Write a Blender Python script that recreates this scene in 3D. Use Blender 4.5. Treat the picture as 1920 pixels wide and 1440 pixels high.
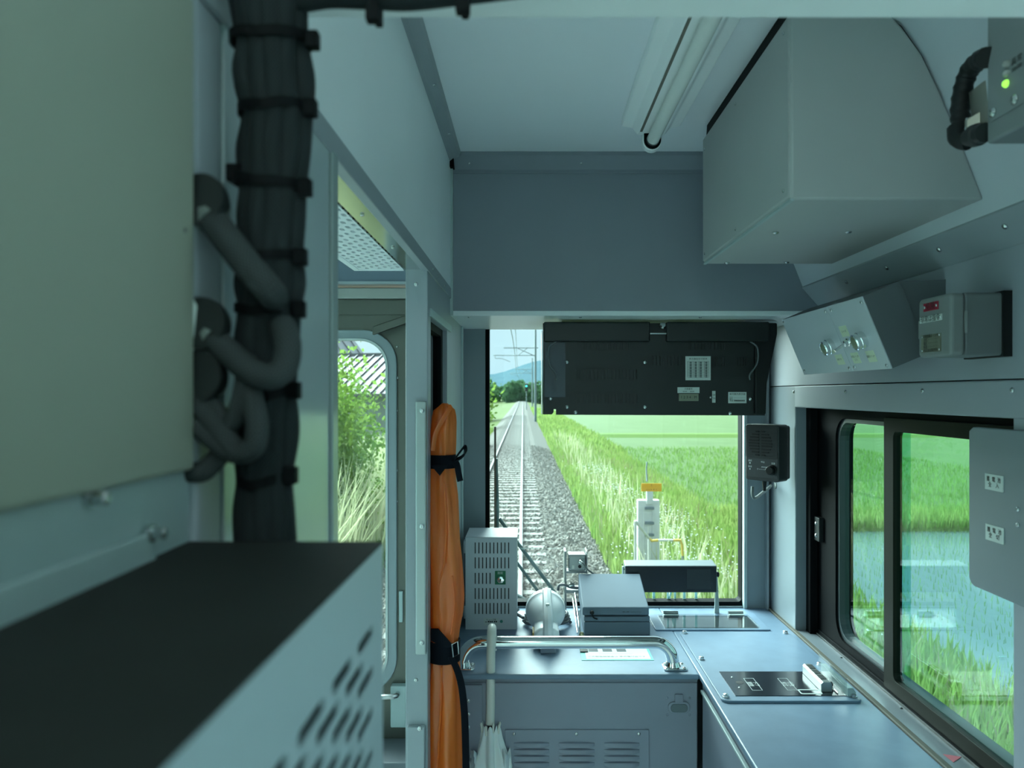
import bpy, math, random
import numpy as np
from mathutils import Vector, Matrix

random.seed(7)
rng = np.random.default_rng(11)
SC = bpy.context.scene
COL = SC.collection
for o in list(bpy.data.objects):
    bpy.data.objects.remove(o)

# ------------------------------------------------------------------ camera
F, CX, CY, CZ = 1400.0, 992.0, 738.0, 1.5          # focal length in pixels, vanishing point, eye height
cam_d = bpy.data.cameras.new('camera')
cam = bpy.data.objects.new('camera', cam_d)
COL.objects.link(cam)
cam.location = (0, 0, CZ)
cam.rotation_euler = (math.radians(90), 0, 0)
cam_d.sensor_width = 36.0
cam_d.lens = F / 1920 * 36.0
cam_d.shift_x = (960 - CX) / 1920
cam_d.shift_y = (CY - 720) / 1920
cam_d.clip_start = 0.02
cam_d.clip_end = 9000
cam_d.dof.use_dof = True
cam_d.dof.focus_distance = 2.0
cam_d.dof.aperture_fstop = 6.6
SC.camera = cam

# ------------------------------------------------------------------ light
EXPOSURE = 0.5
SKY = 0.74
FILL_LAMP = 4.5  # strength of the fill lamps added in the saloon
world = bpy.data.worlds.new('overcast_sky')
SC.world = world
world.use_nodes = True
wn = world.node_tree
wn.nodes.clear()
w_out = wn.nodes.new('ShaderNodeOutputWorld')
w_bg = wn.nodes.new('ShaderNodeBackground')
w_tc = wn.nodes.new('ShaderNodeTexCoord')
w_no = wn.nodes.new('ShaderNodeTexNoise')
w_no.inputs['Scale'].default_value = 3.2
w_no.inputs['Detail'].default_value = 6
w_ra = wn.nodes.new('ShaderNodeValToRGB')
w_ra.color_ramp.elements[0].position = 0.35
w_ra.color_ramp.elements[0].color = (0.72, 0.86, 1.0, 1)
w_ra.color_ramp.elements[1].position = 0.68
w_ra.color_ramp.elements[1].color = (1.0, 1.0, 1.0, 1)
wn.links.new(w_tc.outputs['Generated'], w_no.inputs['Vector'])
wn.links.new(w_no.outputs['Fac'], w_ra.inputs['Fac'])
wn.links.new(w_ra.outputs['Color'], w_bg.inputs['Color'])
wn.links.new(w_bg.outputs['Background'], w_out.inputs['Surface'])
w_bg.inputs['Strength'].default_value = SKY

sun_d = bpy.data.lights.new('sun', 'SUN')
sun_d.energy = 20.0
sun_d.angle = math.radians(75)
sun_d.color = (1.0, 0.98, 0.93)
sun = bpy.data.objects.new('sun', sun_d)
COL.objects.link(sun)
# light comes from high in front and from the gangway side: azimuth from +Y towards +X, elevation
SUN_AZ, SUN_EL = math.radians(-38), math.radians(34)
sun.rotation_euler = Vector((math.sin(SUN_AZ) * math.cos(SUN_EL), math.cos(SUN_AZ) * math.cos(SUN_EL), math.sin(SUN_EL))).to_track_quat('Z', 'Y').to_euler()

SC.view_settings.view_transform = 'Standard'
SC.view_settings.look = 'None'
SC.view_settings.exposure = EXPOSURE
SC.view_settings.gamma = 1.0
SC.view_settings.use_curve_mapping = False
SC.cycles.max_bounces = 10
SC.cycles.diffuse_bounces = 6
SC.cycles.glossy_bounces = 4
SC.cycles.transmission_bounces = 6
SC.cycles.transparent_max_bounces = 24
SC.cycles.caustics_reflective = True
SC.cycles.caustics_refractive = False
SC.cycles.sample_clamp_indirect = 6.0
SC.cycles.adaptive_threshold = 0.02


# ------------------------------------------------------------------ helpers
def at(px, py, Y):
    """world point at depth Y seen at pixel (px, py) of the 1920x1440 photograph"""
    return Vector(((px - CX) / F * Y, Y, CZ - (py - CY) / F * Y))


MATS = {}


def mat(name, color, rough=0.5, metal=0.0, var=0.0, vscale=8.0, bump=0.0, bscale=200.0, spec=0.5, color2=None,
        trans=0.0, emit=None, coat=0.0, sheen=0.0, alpha=1.0, coords='Object', sub=0.0):
    if name in MATS:
        return MATS[name]
    m = bpy.data.materials.new(name)
    m.use_nodes = True
    nt = m.node_tree
    b = nt.nodes['Principled BSDF']
    b.inputs['Base Color'].default_value = (*color, 1)
    b.inputs['Roughness'].default_value = rough
    b.inputs['Metallic'].default_value = metal
    b.inputs['Specular IOR Level'].default_value = spec
    b.inputs['Transmission Weight'].default_value = trans
    b.inputs['Coat Weight'].default_value = coat
    b.inputs['Sheen Weight'].default_value = sheen
    b.inputs['Subsurface Weight'].default_value = sub
    b.inputs['Alpha'].default_value = alpha
    if emit:
        b.inputs['Emission Color'].default_value = (*emit[0], 1)
        b.inputs['Emission Strength'].default_value = emit[1]
    tc = nt.nodes.new('ShaderNodeTexCoord')
    if var > 0 or color2:
        n = nt.nodes.new('ShaderNodeTexNoise')
        n.inputs['Scale'].default_value = vscale
        n.inputs['Detail'].default_value = 5
        nt.links.new(tc.outputs[coords], n.inputs['Vector'])
        r = nt.nodes.new('ShaderNodeValToRGB')
        c2 = color2 or tuple(min(1, c * (1 + var)) for c in color)
        c1 = color if color2 else tuple(c * (1 - var) for c in color)
        r.color_ramp.elements[0].position = 0.3
        r.color_ramp.elements[1].position = 0.7
        r.color_ramp.elements[0].color = (*c1, 1)
        r.color_ramp.elements[1].color = (*c2, 1)
        nt.links.new(n.outputs['Fac'], r.inputs['Fac'])
        nt.links.new(r.outputs['Color'], b.inputs['Base Color'])
    if bump > 0:
        n2 = nt.nodes.new('ShaderNodeTexNoise')
        n2.inputs['Scale'].default_value = bscale
        n2.inputs['Detail'].default_value = 3
        nt.links.new(tc.outputs[coords], n2.inputs['Vector'])
        bu = nt.nodes.new('ShaderNodeBump')
        bu.inputs['Strength'].default_value = bump
        bu.inputs['Distance'].default_value = 0.002
        nt.links.new(n2.outputs['Fac'], bu.inputs['Height'])
        nt.links.new(bu.outputs['Normal'], b.inputs['Normal'])
    MATS[name] = m
    return m


def glass_mat(name, tint, refl=0.06, rough=0.0):
    if name in MATS:
        return MATS[name]
    m = bpy.data.materials.new(name)
    m.use_nodes = True
    nt = m.node_tree
    nt.nodes.clear()
    o = nt.nodes.new('ShaderNodeOutputMaterial')
    t = nt.nodes.new('ShaderNodeBsdfTransparent')
    t.inputs['Color'].default_value = (*tint, 1)
    g = nt.nodes.new('ShaderNodeBsdfGlossy')
    g.inputs['Roughness'].default_value = rough
    # Schlick reflectance from the angle of view, the same from both sides of the pane
    ge = nt.nodes.new('ShaderNodeNewGeometry')
    dt = nt.nodes.new('ShaderNodeVectorMath')
    dt.operation = 'DOT_PRODUCT'
    nt.links.new(ge.outputs['Incoming'], dt.inputs[0])
    nt.links.new(ge.outputs['Normal'], dt.inputs[1])
    ab = nt.nodes.new('ShaderNodeMath')
    ab.operation = 'ABSOLUTE'
    nt.links.new(dt.outputs['Value'], ab.inputs[0])
    iv = nt.nodes.new('ShaderNodeMath')
    iv.operation = 'SUBTRACT'
    iv.inputs[0].default_value = 1.0
    nt.links.new(ab.outputs['Value'], iv.inputs[1])
    pw = nt.nodes.new('ShaderNodeMath')
    pw.operation = 'POWER'
    pw.inputs[1].default_value = 5.0
    nt.links.new(iv.outputs['Value'], pw.inputs[0])
    fr = nt.nodes.new('ShaderNodeMath')
    fr.operation = 'MULTIPLY_ADD'
    fr.inputs[1].default_value = 1.0 - refl
    fr.inputs[2].default_value = refl
    nt.links.new(pw.outputs['Value'], fr.inputs[0])
    mx = nt.nodes.new('ShaderNodeMixShader')
    nt.links.new(fr.outputs['Value'], mx.inputs['Fac'])
    nt.links.new(t.outputs['BSDF'], mx.inputs[1])
    nt.links.new(g.outputs['BSDF'], mx.inputs[2])
    nt.links.new(mx.outputs['Shader'], o.inputs['Surface'])
    MATS[name] = m
    return m


def braid_mat(name, color):
    """woven cable sleeve: crossed diagonal threads as relief, on tube UVs"""
    m = bpy.data.materials.new(name)
    m.use_nodes = True
    nt = m.node_tree
    b = nt.nodes['Principled BSDF']
    b.inputs['Roughness'].default_value = 0.75
    b.inputs['Specular IOR Level'].default_value = 0.25
    tc = nt.nodes.new('ShaderNodeTexCoord')
    waves = []
    for sgn in (1, -1):
        mp = nt.nodes.new('ShaderNodeMapping')
        mp.inputs['Rotation'].default_value = (0, 0, sgn * math.radians(38))
        w = nt.nodes.new('ShaderNodeTexWave')
        w.inputs['Scale'].default_value = 170.0
        nt.links.new(tc.outputs['UV'], mp.inputs['Vector'])
        nt.links.new(mp.outputs['Vector'], w.inputs['Vector'])
        waves.append(w)
    mul = nt.nodes.new('ShaderNodeMath')
    mul.operation = 'MULTIPLY'
    nt.links.new(waves[0].outputs['Fac'], mul.inputs[0])
    nt.links.new(waves[1].outputs['Fac'], mul.inputs[1])
    r = nt.nodes.new('ShaderNodeValToRGB')
    r.color_ramp.elements[0].color = (*[c * 0.7 for c in color], 1)
    r.color_ramp.elements[1].color = (*[c * 1.9 for c in color], 1)
    nt.links.new(mul.outputs['Value'], r.inputs['Fac'])
    nt.links.new(r.outputs['Color'], b.inputs['Base Color'])
    bu = nt.nodes.new('ShaderNodeBump')
    bu.inputs['Strength'].default_value = 0.5
    bu.inputs['Distance'].default_value = 0.0006
    nt.links.new(mul.outputs['Value'], bu.inputs['Height'])
    nt.links.new(bu.outputs['Normal'], b.inputs['Normal'])
    MATS[name] = m
    return m


def leaf_mat(name, c1, c2, vscale, tr=0.5, gloss=0.0):
    """plant tissue: light passes through the blade as well as bouncing off it"""
    m = bpy.data.materials.new(name)
    m.use_nodes = True
    nt = m.node_tree
    nt.nodes.clear()
    o = nt.nodes.new('ShaderNodeOutputMaterial')
    tc = nt.nodes.new('ShaderNodeTexCoord')
    n = nt.nodes.new('ShaderNodeTexNoise')
    n.inputs['Scale'].default_value = vscale
    n.inputs['Detail'].default_value = 5
    nt.links.new(tc.outputs['Object'], n.inputs['Vector'])
    r = nt.nodes.new('ShaderNodeValToRGB')
    r.color_ramp.elements[0].position = 0.3
    r.color_ramp.elements[1].position = 0.7
    r.color_ramp.elements[0].color = (*c1, 1)
    r.color_ramp.elements[1].color = (*c2, 1)
    nt.links.new(n.outputs['Fac'], r.inputs['Fac'])
    d = nt.nodes.new('ShaderNodeBsdfDiffuse')
    t = nt.nodes.new('ShaderNodeBsdfTranslucent')
    mx = nt.nodes.new('ShaderNodeMixShader')
    mx.inputs['Fac'].default_value = tr
    for q in (d, t):
        nt.links.new(r.outputs['Color'], q.inputs['Color'])
    nt.links.new(d.outputs['BSDF'], mx.inputs[1])
    nt.links.new(t.outputs['BSDF'], mx.inputs[2])
    res = mx
    if gloss > 0:
        g = nt.nodes.new('ShaderNodeBsdfGlossy')
        g.inputs['Roughness'].default_value = 0.38
        n3 = nt.nodes.new('ShaderNodeTexNoise')
        n3.inputs['Scale'].default_value = 45.0
        nt.links.new(tc.outputs['Object'], n3.inputs['Vector'])
        bu = nt.nodes.new('ShaderNodeBump')
        bu.inputs['Strength'].default_value = 0.5
        bu.inputs['Distance'].default_value = 0.004
        nt.links.new(n3.outputs['Fac'], bu.inputs['Height'])
        for q in (d, g):
            nt.links.new(bu.outputs['Normal'], q.inputs['Normal'])
        m2 = nt.nodes.new('ShaderNodeMixShader')
        m2.inputs['Fac'].default_value = gloss
        nt.links.new(mx.outputs['Shader'], m2.inputs[1])
        nt.links.new(g.outputs['BSDF'], m2.inputs[2])
        res = m2
    nt.links.new(res.outputs['Shader'], o.inputs['Surface'])
    MATS[name] = m
    return m


def tag(o, label=None, cat=None, group=None, kind=None):
    if label:
        o['label'] = label
    if cat:
        o['category'] = cat
    if group:
        o['group'] = group
    if kind:
        o['kind'] = kind
    return o


def thing(name, label, cat, loc=(0, 0, 0), rot=(0, 0, 0), group=None, kind=None):
    o = bpy.data.objects.new(name, None)
    o.empty_display_size = 0.05
    COL.objects.link(o)
    o.location = loc
    o.rotation_euler = rot
    return tag(o, label, cat, group, kind)


def base_of(parent):
    v = Vector((0, 0, 0))
    while parent is not None:
        v = v + Vector(parent.location)
        parent = parent.parent
    return v


class MB:
    """collects shapes of ONE object; world coordinates unless built with local=True"""

    def __init__(self):
        self.v, self.f, self.uv = [], [], {}

    def add(self, verts, faces):
        k = len(self.v)
        self.v.extend([tuple(p) for p in verts])
        self.f.extend([tuple(i + k for i in fc) for fc in faces])
        return self

    def box(self, x0, x1, y0, y1, z0, z1):
        v = [(x, y, z) for x in (x0, x1) for y in (y0, y1) for z in (z0, z1)]
        return self.add(v, [(0, 1, 3, 2), (4, 6, 7, 5), (0, 4, 5, 1), (2, 3, 7, 6), (0, 2, 6, 4), (1, 5, 7, 3)])

    def obox(self, o, u, v, w):
        """box from corner o along vectors u, v, w"""
        o, u, v, w = map(Vector, (o, u, v, w))
        p = [o + a * u + b * v + c * w for a in (0, 1) for b in (0, 1) for c in (0, 1)]
        return self.add(p, [(0, 1, 3, 2), (4, 6, 7, 5), (0, 4, 5, 1), (2, 3, 7, 6), (0, 2, 6, 4), (1, 5, 7, 3)])

    def prism(self, poly, axis, a, b):
        """closed polygon extruded along an axis; poly gives the two other coordinates in xyz order"""
        n = len(poly)
        ins = {'x': lambda p, t: (t, p[0], p[1]), 'y': lambda p, t: (p[0], t, p[1]), 'z': lambda p, t: (p[0], p[1], t)}[axis]
        v = [ins(p, a) for p in poly] + [ins(p, b) for p in poly]
        f = [tuple(range(n - 1, -1, -1)), tuple(range(n, 2 * n))]
        f += [(i, (i + 1) % n, n + (i + 1) % n, n + i) for i in range(n)]
        return self.add(v, f)

    def strip(self, poly, axis, a, b, t=None):
        """open polyline extruded along an axis (a sheet)"""
        n = len(poly)
        ins = {'x': lambda p, t: (t, p[0], p[1]), 'y': lambda p, t: (p[0], t, p[1]), 'z': lambda p, t: (p[0], p[1], t)}[axis]
        v = [ins(p, a) for p in poly] + [ins(p, b) for p in poly]
        return self.add(v, [(i, i + 1, n + i + 1, n + i) for i in range(n - 1)])

    def lathe(self, prof, o, d, n=20):
        """profile [(r, t)] turned about axis d through o"""
        o, d = Vector(o), Vector(d).normalized()
        a = d.orthogonal().normalized()
        b = d.cross(a)
        k, m = len(prof), n
        v = []
        for r, t in prof:
            for i in range(m):
                an = 2 * math.pi * i / m
                v.append(o + d * t + (a * math.cos(an) + b * math.sin(an)) * r)
        f = []
        for j in range(k - 1):
            for i in range(m):
                i2 = (i + 1) % m
                f.append((j * m + i, j * m + i2, (j + 1) * m + i2, (j + 1) * m + i))
        f.append(tuple(range(m - 1, -1, -1)))
        f.append(tuple((k - 1) * m + i for i in range(m)))
        return self.add(v, f)

    def cyl(self, p0, p1, r, n=16, r2=None):
        p0, p1 = Vector(p0), Vector(p1)
        L = (p1 - p0).length
        return self.lathe([(r, 0), (r if r2 is None else r2, L)], p0, p1 - p0, n)

    def tube(self, pts, r, n=10, uv=True, flat=1.0):
        pts = [Vector(p) for p in pts]
        rs = r if isinstance(r, (list, tuple)) else [r] * len(pts)
        tang = [(pts[min(i + 1, len(pts) - 1)] - pts[max(i - 1, 0)]).normalized() for i in range(len(pts))]
        a = tang[0].orthogonal().normalized()
        k = len(self.v)
        L, f = 0.0, []
        for i, p in enumerate(pts):
            a = (a - tang[i] * a.dot(tang[i])).normalized()
            b = tang[i].cross(a)
            if i:
                L += (p - pts[i - 1]).length
            for j in range(n + 1):
                an = 2 * math.pi * j / n
                self.v.append(tuple(p + a * math.cos(an) * rs[i] + b * math.sin(an) * rs[i] * flat))
                self.uv[len(self.v) - 1] = (j / n * 2 * math.pi * rs[i], L)
        m = n + 1
        for i in range(len(pts) - 1):
            for j in range(n):
                f.append((k + i * m + j, k + i * m + j + 1, k + (i + 1) * m + j + 1, k + (i + 1) * m + j))
        f.append(tuple(k + j for j in range(n - 1, -1, -1)))
        f.append(tuple(k + (len(pts) - 1) * m + j for j in range(n)))
        self.f.extend(f)
        return self

    def ring(self, outer, inner, axis, a, b):
        """plate with a hole: outer and inner loops of the same count, extruded along axis"""
        n = len(outer)
        ins = {'x': lambda p, t: (t, p[0], p[1]), 'y': lambda p, t: (p[0], t, p[1]), 'z': lambda p, t: (p[0], p[1], t)}[axis]
        v = [ins(p, a) for p in outer] + [ins(p, a) for p in inner] + [ins(p, b) for p in outer] + [ins(p, b) for p in inner]
        f = []
        for i in range(n):
            j = (i + 1) % n
            f += [(i, j, n + j, n + i), (2 * n + i, 3 * n + i, 3 * n + j, 2 * n + j), (i, 2 * n + i, 2 * n + j, j),
                  (n + i, n + j, 3 * n + j, 3 * n + i)]
        return self.add(v, f)

    def build(self, name, m, parent=None, bevel=0.0, smooth=False, local=False, seg=2, loc=None, fix=True):
        me = bpy.data.meshes.new(name)
        off = Vector((0, 0, 0)) if (local or parent is None) else base_of(parent)
        if loc is not None:
            off = off + Vector(loc) if parent is not None and not local else Vector(loc)
        me.from_pydata([tuple(Vector(p) - off) for p in self.v], [], self.f)
        if self.uv:
            uvl = me.uv_layers.new(name='UVMap')
            for lp in me.loops:
                uvl.data[lp.index].uv = self.uv.get(lp.vertex_index, (0, 0))
        me.validate()
        if fix:
            import bmesh
            bm = bmesh.new()
            bm.from_mesh(me)
            bmesh.ops.recalc_face_normals(bm, faces=bm.faces)
            bm.to_mesh(me)
            bm.free()
        me.materials.append(m)
        o = bpy.data.objects.new(name, me)
        COL.objects.link(o)
        if parent is not None:
            o.parent = parent
            if loc is not None:
                o.location = loc
        elif loc is not None:
            o.location = loc
        if bevel > 0:
            md = o.modifiers.new('bevel', 'BEVEL')
            md.width = bevel
            md.segments = seg
            md.limit_method = 'ANGLE'
            md.angle_limit = math.radians(40)
        if smooth:
            for p in me.polygons:
                p.use_smooth = True
            try:
                me.set_sharp_from_angle(angle=math.radians(40))
            except Exception:
                pass
        return o


def rrect(u0, u1, v0, v1, r, n=6):
    """rounded rectangle loop, counter-clockwise, 4*(n+1) points"""
    rr = r if isinstance(r, (list, tuple)) else [r] * 4
    out = []
    for k, (cu, cv, a0) in enumerate(((u1 - rr[0], v0 + rr[0], -90), (u1 - rr[1], v1 - rr[1], 0), (u0 + rr[2], v1 - rr[2], 90), (u0 + rr[3], v0 + rr[3], 180))):
        for i in range(n + 1):
            an = math.radians(a0 + 90 * i / n)
            out.append((cu + rr[k] * math.cos(an), cv + rr[k] * math.sin(an)))
    return out


def bez(pts, n=24):
    """smooth Catmull-Rom path through points"""
    P = [Vector(p) for p in pts]
    P = [P[0] * 2 - P[1]] + P + [P[-1] * 2 - P[-2]]
    out = []
    m = max(2, n // (len(P) - 3))
    for i in range(1, len(P) - 2):
        for k in range(m):
            t = k / m
            a, b, c, d = P[i - 1], P[i], P[i + 1], P[i + 2]
            out.append(0.5 * ((2 * b) + (c - a) * t + (2 * a - 5 * b + 4 * c - d) * t * t + (3 * b - a - 3 * c + d) * t ** 3))
    out.append(P[-2])
    return out


def perf(mb, o, u, v, cells, cw, ch, hole, depth):
    """plate pierced by real holes: cells = list of (u, v) cell origins, hole = loop in cell coordinates, depth vector goes in"""
    o, u, v, depth = map(Vector, (o, u, v, depth))
    n = len(hole)
    cx, cy = cw / 2, ch / 2
    outer = []
    for (hu, hv) in hole:
        du, dv = hu - cx, hv - cy
        s = min(cx / abs(du) if abs(du) > 1e-9 else 1e9, cy / abs(dv) if abs(dv) > 1e-9 else 1e9)
        outer.append([cx + du * s, cy + dv * s])
    # snap the loop points next to each corner onto the corner
    for c in ((0, 0), (cw, 0), (cw, ch), (0, ch)):
        i = min(range(n), key=lambda k: (outer[k][0] - c[0]) ** 2 + (outer[k][1] - c[1]) ** 2)
        outer[i] = list(c)
    for (a, b) in cells:
        q = [o + u * (a + p[0]) + v * (b + p[1]) for p in outer]
        h = [o + u * (a + p[0]) + v * (b + p[1]) for p in hole]
        d = [p + depth for p in h]
        mb.add(q + h + d, [(i, (i + 1) % n, n + (i + 1) % n, n + i) for i in range(n)] +
               [(n + i, n + (i + 1) % n, 2 * n + (i + 1) % n, 2 * n + i) for i in range(n)])


def slot_loop(cu, cv, w, h, n=3):
    return rrect(cu - w / 2, cu + w / 2, cv - h / 2, cv + h / 2, min(w, h) / 2 * 0.98, n)


_screw_me = {}


def screw(parent, p, d, r=0.005, m=None, name='screw', local=False):
    """small dome-headed screw with a cross recess; d points out of the surface"""
    m = m or MATS['steel']
    key = (round(r, 5), m.name)
    if key not in _screw_me:
        b = MB()
        b.lathe([(r, -0.0004), (r, r * 0.25), (r * 0.75, r * 0.52), (r * 0.38, r * 0.62), (r * 0.34, r * 0.3), (r * 0.02, r * 0.2)], (0, 0, 0), (0, 0, 1), 12)
        o = b.build('screw_source', m, smooth=True)
        me = o.data
        bpy.data.objects.remove(o)
        _screw_me[key] = me
    o = bpy.data.objects.new(name, _screw_me[key])
    COL.objects.link(o)
    o.parent = parent
    o.location = Vector(p) if local else Vector(p) - base_of(parent)
    o.rotation_euler = Vector(d).to_track_quat('Z', 'Y').to_euler()
    return o


def text(s, size, m, parent, origin, u, v, name='lettering', local=False, bold=0.0, sx=1.0):
    """flat lettering as a mesh: centred on origin, reading along u with up v"""
    cu = bpy.data.curves.new('t', 'FONT')
    cu.body = s
    cu.size = size
    cu.align_x = 'CENTER'
    cu.align_y = 'CENTER'
    cu.offset = bold
    cu.resolution_u = 2
    to = bpy.data.objects.new('t', cu)
    COL.objects.link(to)
    bpy.context.view_layer.update()
    me = bpy.data.meshes.new_from_object(to.evaluated_get(bpy.context.evaluated_depsgraph_get()))
    bpy.data.objects.remove(to)
    u, v = Vector(u).normalized(), Vector(v).normalized()
    w = u.cross(v)
    og = Vector(origin) if local else Vector(origin) - base_of(parent)
    M = Matrix(((u.x * sx, v.x, w.x, og.x), (u.y * sx, v.y, w.y, og.y), (u.z * sx, v.z, w.z, og.z), (0, 0, 0, 1)))
    me.transform(M)
    me.materials.clear()
    me.materials.append(m)
    o = bpy.data.objects.new(name, me)
    COL.objects.link(o)
    o.parent = parent
    return o


# ------------------------------------------------------------------ materials
WHITE = mat('white_paint', (0.84, 0.87, 0.92), 0.45, bump=0.02, bscale=300)
PANEL = mat('pale_panel', (0.85, 0.89, 0.92), 0.38, var=0.03, vscale=3)
GREY = mat('grey_paint', (0.225, 0.255, 0.30), 0.5, var=0.05, vscale=4, bump=0.05, bscale=500)
GREY2 = mat('grey_frame_paint', (0.32, 0.355, 0.39), 0.42, var=0.04, vscale=5)
LGREY = mat('light_grey_paint', (0.37, 0.46, 0.47), 0.42, var=0.03, vscale=6)
CABG = mat('cabinet_grey_green', (0.32, 0.35, 0.29), 0.5, var=0.03, vscale=5, bump=0.03, bscale=400)
BEIGEG = mat('air_unit_grey', (0.41, 0.43, 0.43), 0.5, var=0.03, vscale=4, bump=0.03, bscale=600)
DESK = mat('desk_top_paint', (0.165, 0.24, 0.335), 0.38, spec=0.4, var=0.06, vscale=20, bump=0.05, bscale=90)
DESKF = mat('desk_front_paint', (0.25, 0.275, 0.345), 0.45, var=0.05, vscale=5, bump=0.03, bscale=400)
BLACK = mat('black_plastic', (0.008, 0.010, 0.011), 0.5, spec=0.3, bump=0.03, bscale=600)
BLACKM = mat('black_metal', (0.012, 0.016, 0.017), 0.42, var=0.1, vscale=6)
DARKTOP = mat('dark_olive_top', (0.016, 0.019, 0.018), 0.7, spec=0.25, var=0.1, vscale=20)
RUBBER = mat('black_rubber', (0.006, 0.007, 0.008), 0.6, spec=0.05)
TIE = mat('tie_black', (0.004, 0.005, 0.006), 0.6, spec=0.1)
STEEL = mat('steel', (0.62, 0.64, 0.64), 0.25, 1.0)
STAIN = mat('stainless_sheet', (0.12, 0.125, 0.112), 0.45, 1.0, var=0.05, vscale=3)
BRIGHT = mat('bright_stainless', (0.72, 0.75, 0.72), 0.14, 1.0, bump=0.02, bscale=12)
CHROME = mat('chrome', (0.80, 0.82, 0.82), 0.07, 1.0)
ALU = mat('aluminium', (0.42, 0.45, 0.45), 0.42, 1.0)

ORANGE = leaf_mat('orange_nylon', (0.95, 0.22, 0.02), (1.0, 0.30, 0.04), 7.0, 0.45, 0.07)
STRAP = mat('black_webbing', (0.005, 0.007, 0.012), 0.8, spec=0.1, bump=0.3, bscale=900)
SLEEVE = braid_mat('braided_sleeve', (0.013, 0.018, 0.020))
SLEEVE2 = braid_mat('braided_sleeve_grey', (0.036, 0.044, 0.046))
WPLAST = mat('white_plastic', (0.86, 0.89, 0.91), 0.35)
IVORY = mat('ivory_plastic', (0.80, 0.80, 0.74), 0.35)
VINYL = mat('white_vinyl', (0.82, 0.86, 0.88), 0.35, bump=0.3, bscale=35, sub=0.1)
LABELP = mat('label_white', (0.62, 0.68, 0.66), 0.5)
LABELY = mat('label_cream', (0.62, 0.70, 0.52), 0.5)
INK = mat('black_ink', (0.015, 0.02, 0.02), 0.6)
REDP = mat('red_plate', (0.33, 0.015, 0.04), 0.45)
BRASSP = mat('nameplate_olive', (0.24, 0.25, 0.19), 0.4, 0.4)
GREENP = mat('green_plate', (0.02, 0.20, 0.10), 0.45)
YELLOW = mat('yellow_sign', (0.85, 0.42, 0.02), 0.5)
GLASS_F = glass_mat('windscreen_glass', (0.82, 0.98, 0.98), 0.02)
GLASS_S = glass_mat('green_side_glass', (0.60, 0.865, 0.83), 0.025)
GLASS_D = glass_mat('dark_glass', (0.10, 0.13, 0.14), 0.06)
ACRYL = glass_mat('clear_acrylic', (0.90, 0.93, 0.93), 0.06)
LEDG = mat('green_led', (0.2, 0.8, 0.1), 0.3, emit=((0.4, 1.0, 0.1), 0.8))
LEDO = mat('unlit_led', (0.35, 0.38, 0.36), 0.2)

YB, YW = 1.91, 2.30          # bulkhead, windscreen wall
XL, XR = -0.20, 0.74         # partition face, side wall face
ZD = 0.84                    # desk top
ZC = 2.11                    # cab ceiling

# ================================================================== the setting
floor = tag(MB().box(-2.2, 0.86, -3.2, 2.42, -0.06, 0.0).build('floor', mat('floor_vinyl', (0.66, 0.68, 0.69), 0.5, var=0.1, vscale=30)), 'grey vinyl floor of the train', 'floor', kind='structure')

# ceiling, roof
tag(MB().box(XL - 0.05, 0.46, 0.50, YB + 0.02, ZC, ZC + 0.03).build('ceiling', WHITE), 'pale flat ceiling of the driving cab', 'ceiling', kind='structure')
tag(MB().box(-2.3, 0.95, -3.3, 2.55, 2.34, 2.40).build('roof', GREY), 'roof of the train car', 'roof', kind='structure')

# left partition (towards the gangway)
wl = thing('wall_left', 'pale partition wall with doorway beside the gangway', 'wall', (XL, 1.0, 0), kind='structure')
T = 0.044
MB().box(XL - T, XL, 0.50, YB + 0.4, 1.76, 2.30).build('upper_panel', PANEL, wl)
MB().box(XL - T, XL - 0.004, 0.745, YB, 1.745, 1.76).build('door_head', BRIGHT, wl)
MB().box(XL - 0.012, XL + 0.002, 0.36, YB - 0.01, 1.742, 1.768).build('header_strip', GREY2, wl, bevel=0.001)
MB().box(XL - T, XL, 0.49, 0.745, 0.0, 1.742).build('near_panel', mat('glossy_panel', (0.45, 0.52, 0.54), 0.16, var=0.02, vscale=3, spec=0.8), wl)
MB().box(XL - T, XL + 0.003, 0.75, 0.772, 0.0, 1.745).build('door_frame', mat('frame_gloss', (0.34, 0.40, 0.40), 0.22), wl, bevel=0.002)
MB().box(XL - T - 0.005, XL - 0.001, 0.452, 0.489, 0.0, 1.742).build('corner_post', GREY2, wl, bevel=0.003)
MB().box(XL - T, XL, 1.474, 1.512, 0.0, 1.755).build('door_pillar', GREY2, wl, bevel=0.002)
# section beyond the pillar with its small window
MB().ring(rrect(1.512, YB + 0.39, 0.0, 1.76, 0.001, 3), rrect(1.525, 1.83, 1.02, 1.655, 0.004, 3), 'x', XL - T, XL - 0.001).build('window_panel', GREY2, wl)
MB().ring(rrect(1.525, 1.83, 1.02, 1.655, 0.004, 3), rrect(1.537, 1.80, 1.03, 1.638, 0.012, 3), 'x', XL - 0.03, XL - 0.012).build('window_gasket', RUBBER, wl)
MB().box(XL - 0.026, XL - 0.022, 1.53, 1.81, 1.025, 1.65).build('pane', GLASS_D, wl)
MB().box(XL - 0.001, XL + 0.004, 1.50, YB - 0.02, 1.655, 1.672).build('window_drip', LGREY, wl, bevel=0.001)
pc = [at(780, 752, 1.47), at(800, 752, 1.47)]
sp = MB().box(pc[0].x, pc[1].x, 1.460, 1.474, at(0, 1225, 1.47).z, at(0, 752, 1.47).z).build('striker_strip', ALU, wl, bevel=0.003)
for py in (770, 987, 1205):
    screw(wl, at(791, py, 1.460), (0, -1, 0), 0.005)
for py in (533, 1275):
    screw(wl, at(780, py, 1.474), (0, -1, 0), 0.004)
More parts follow.
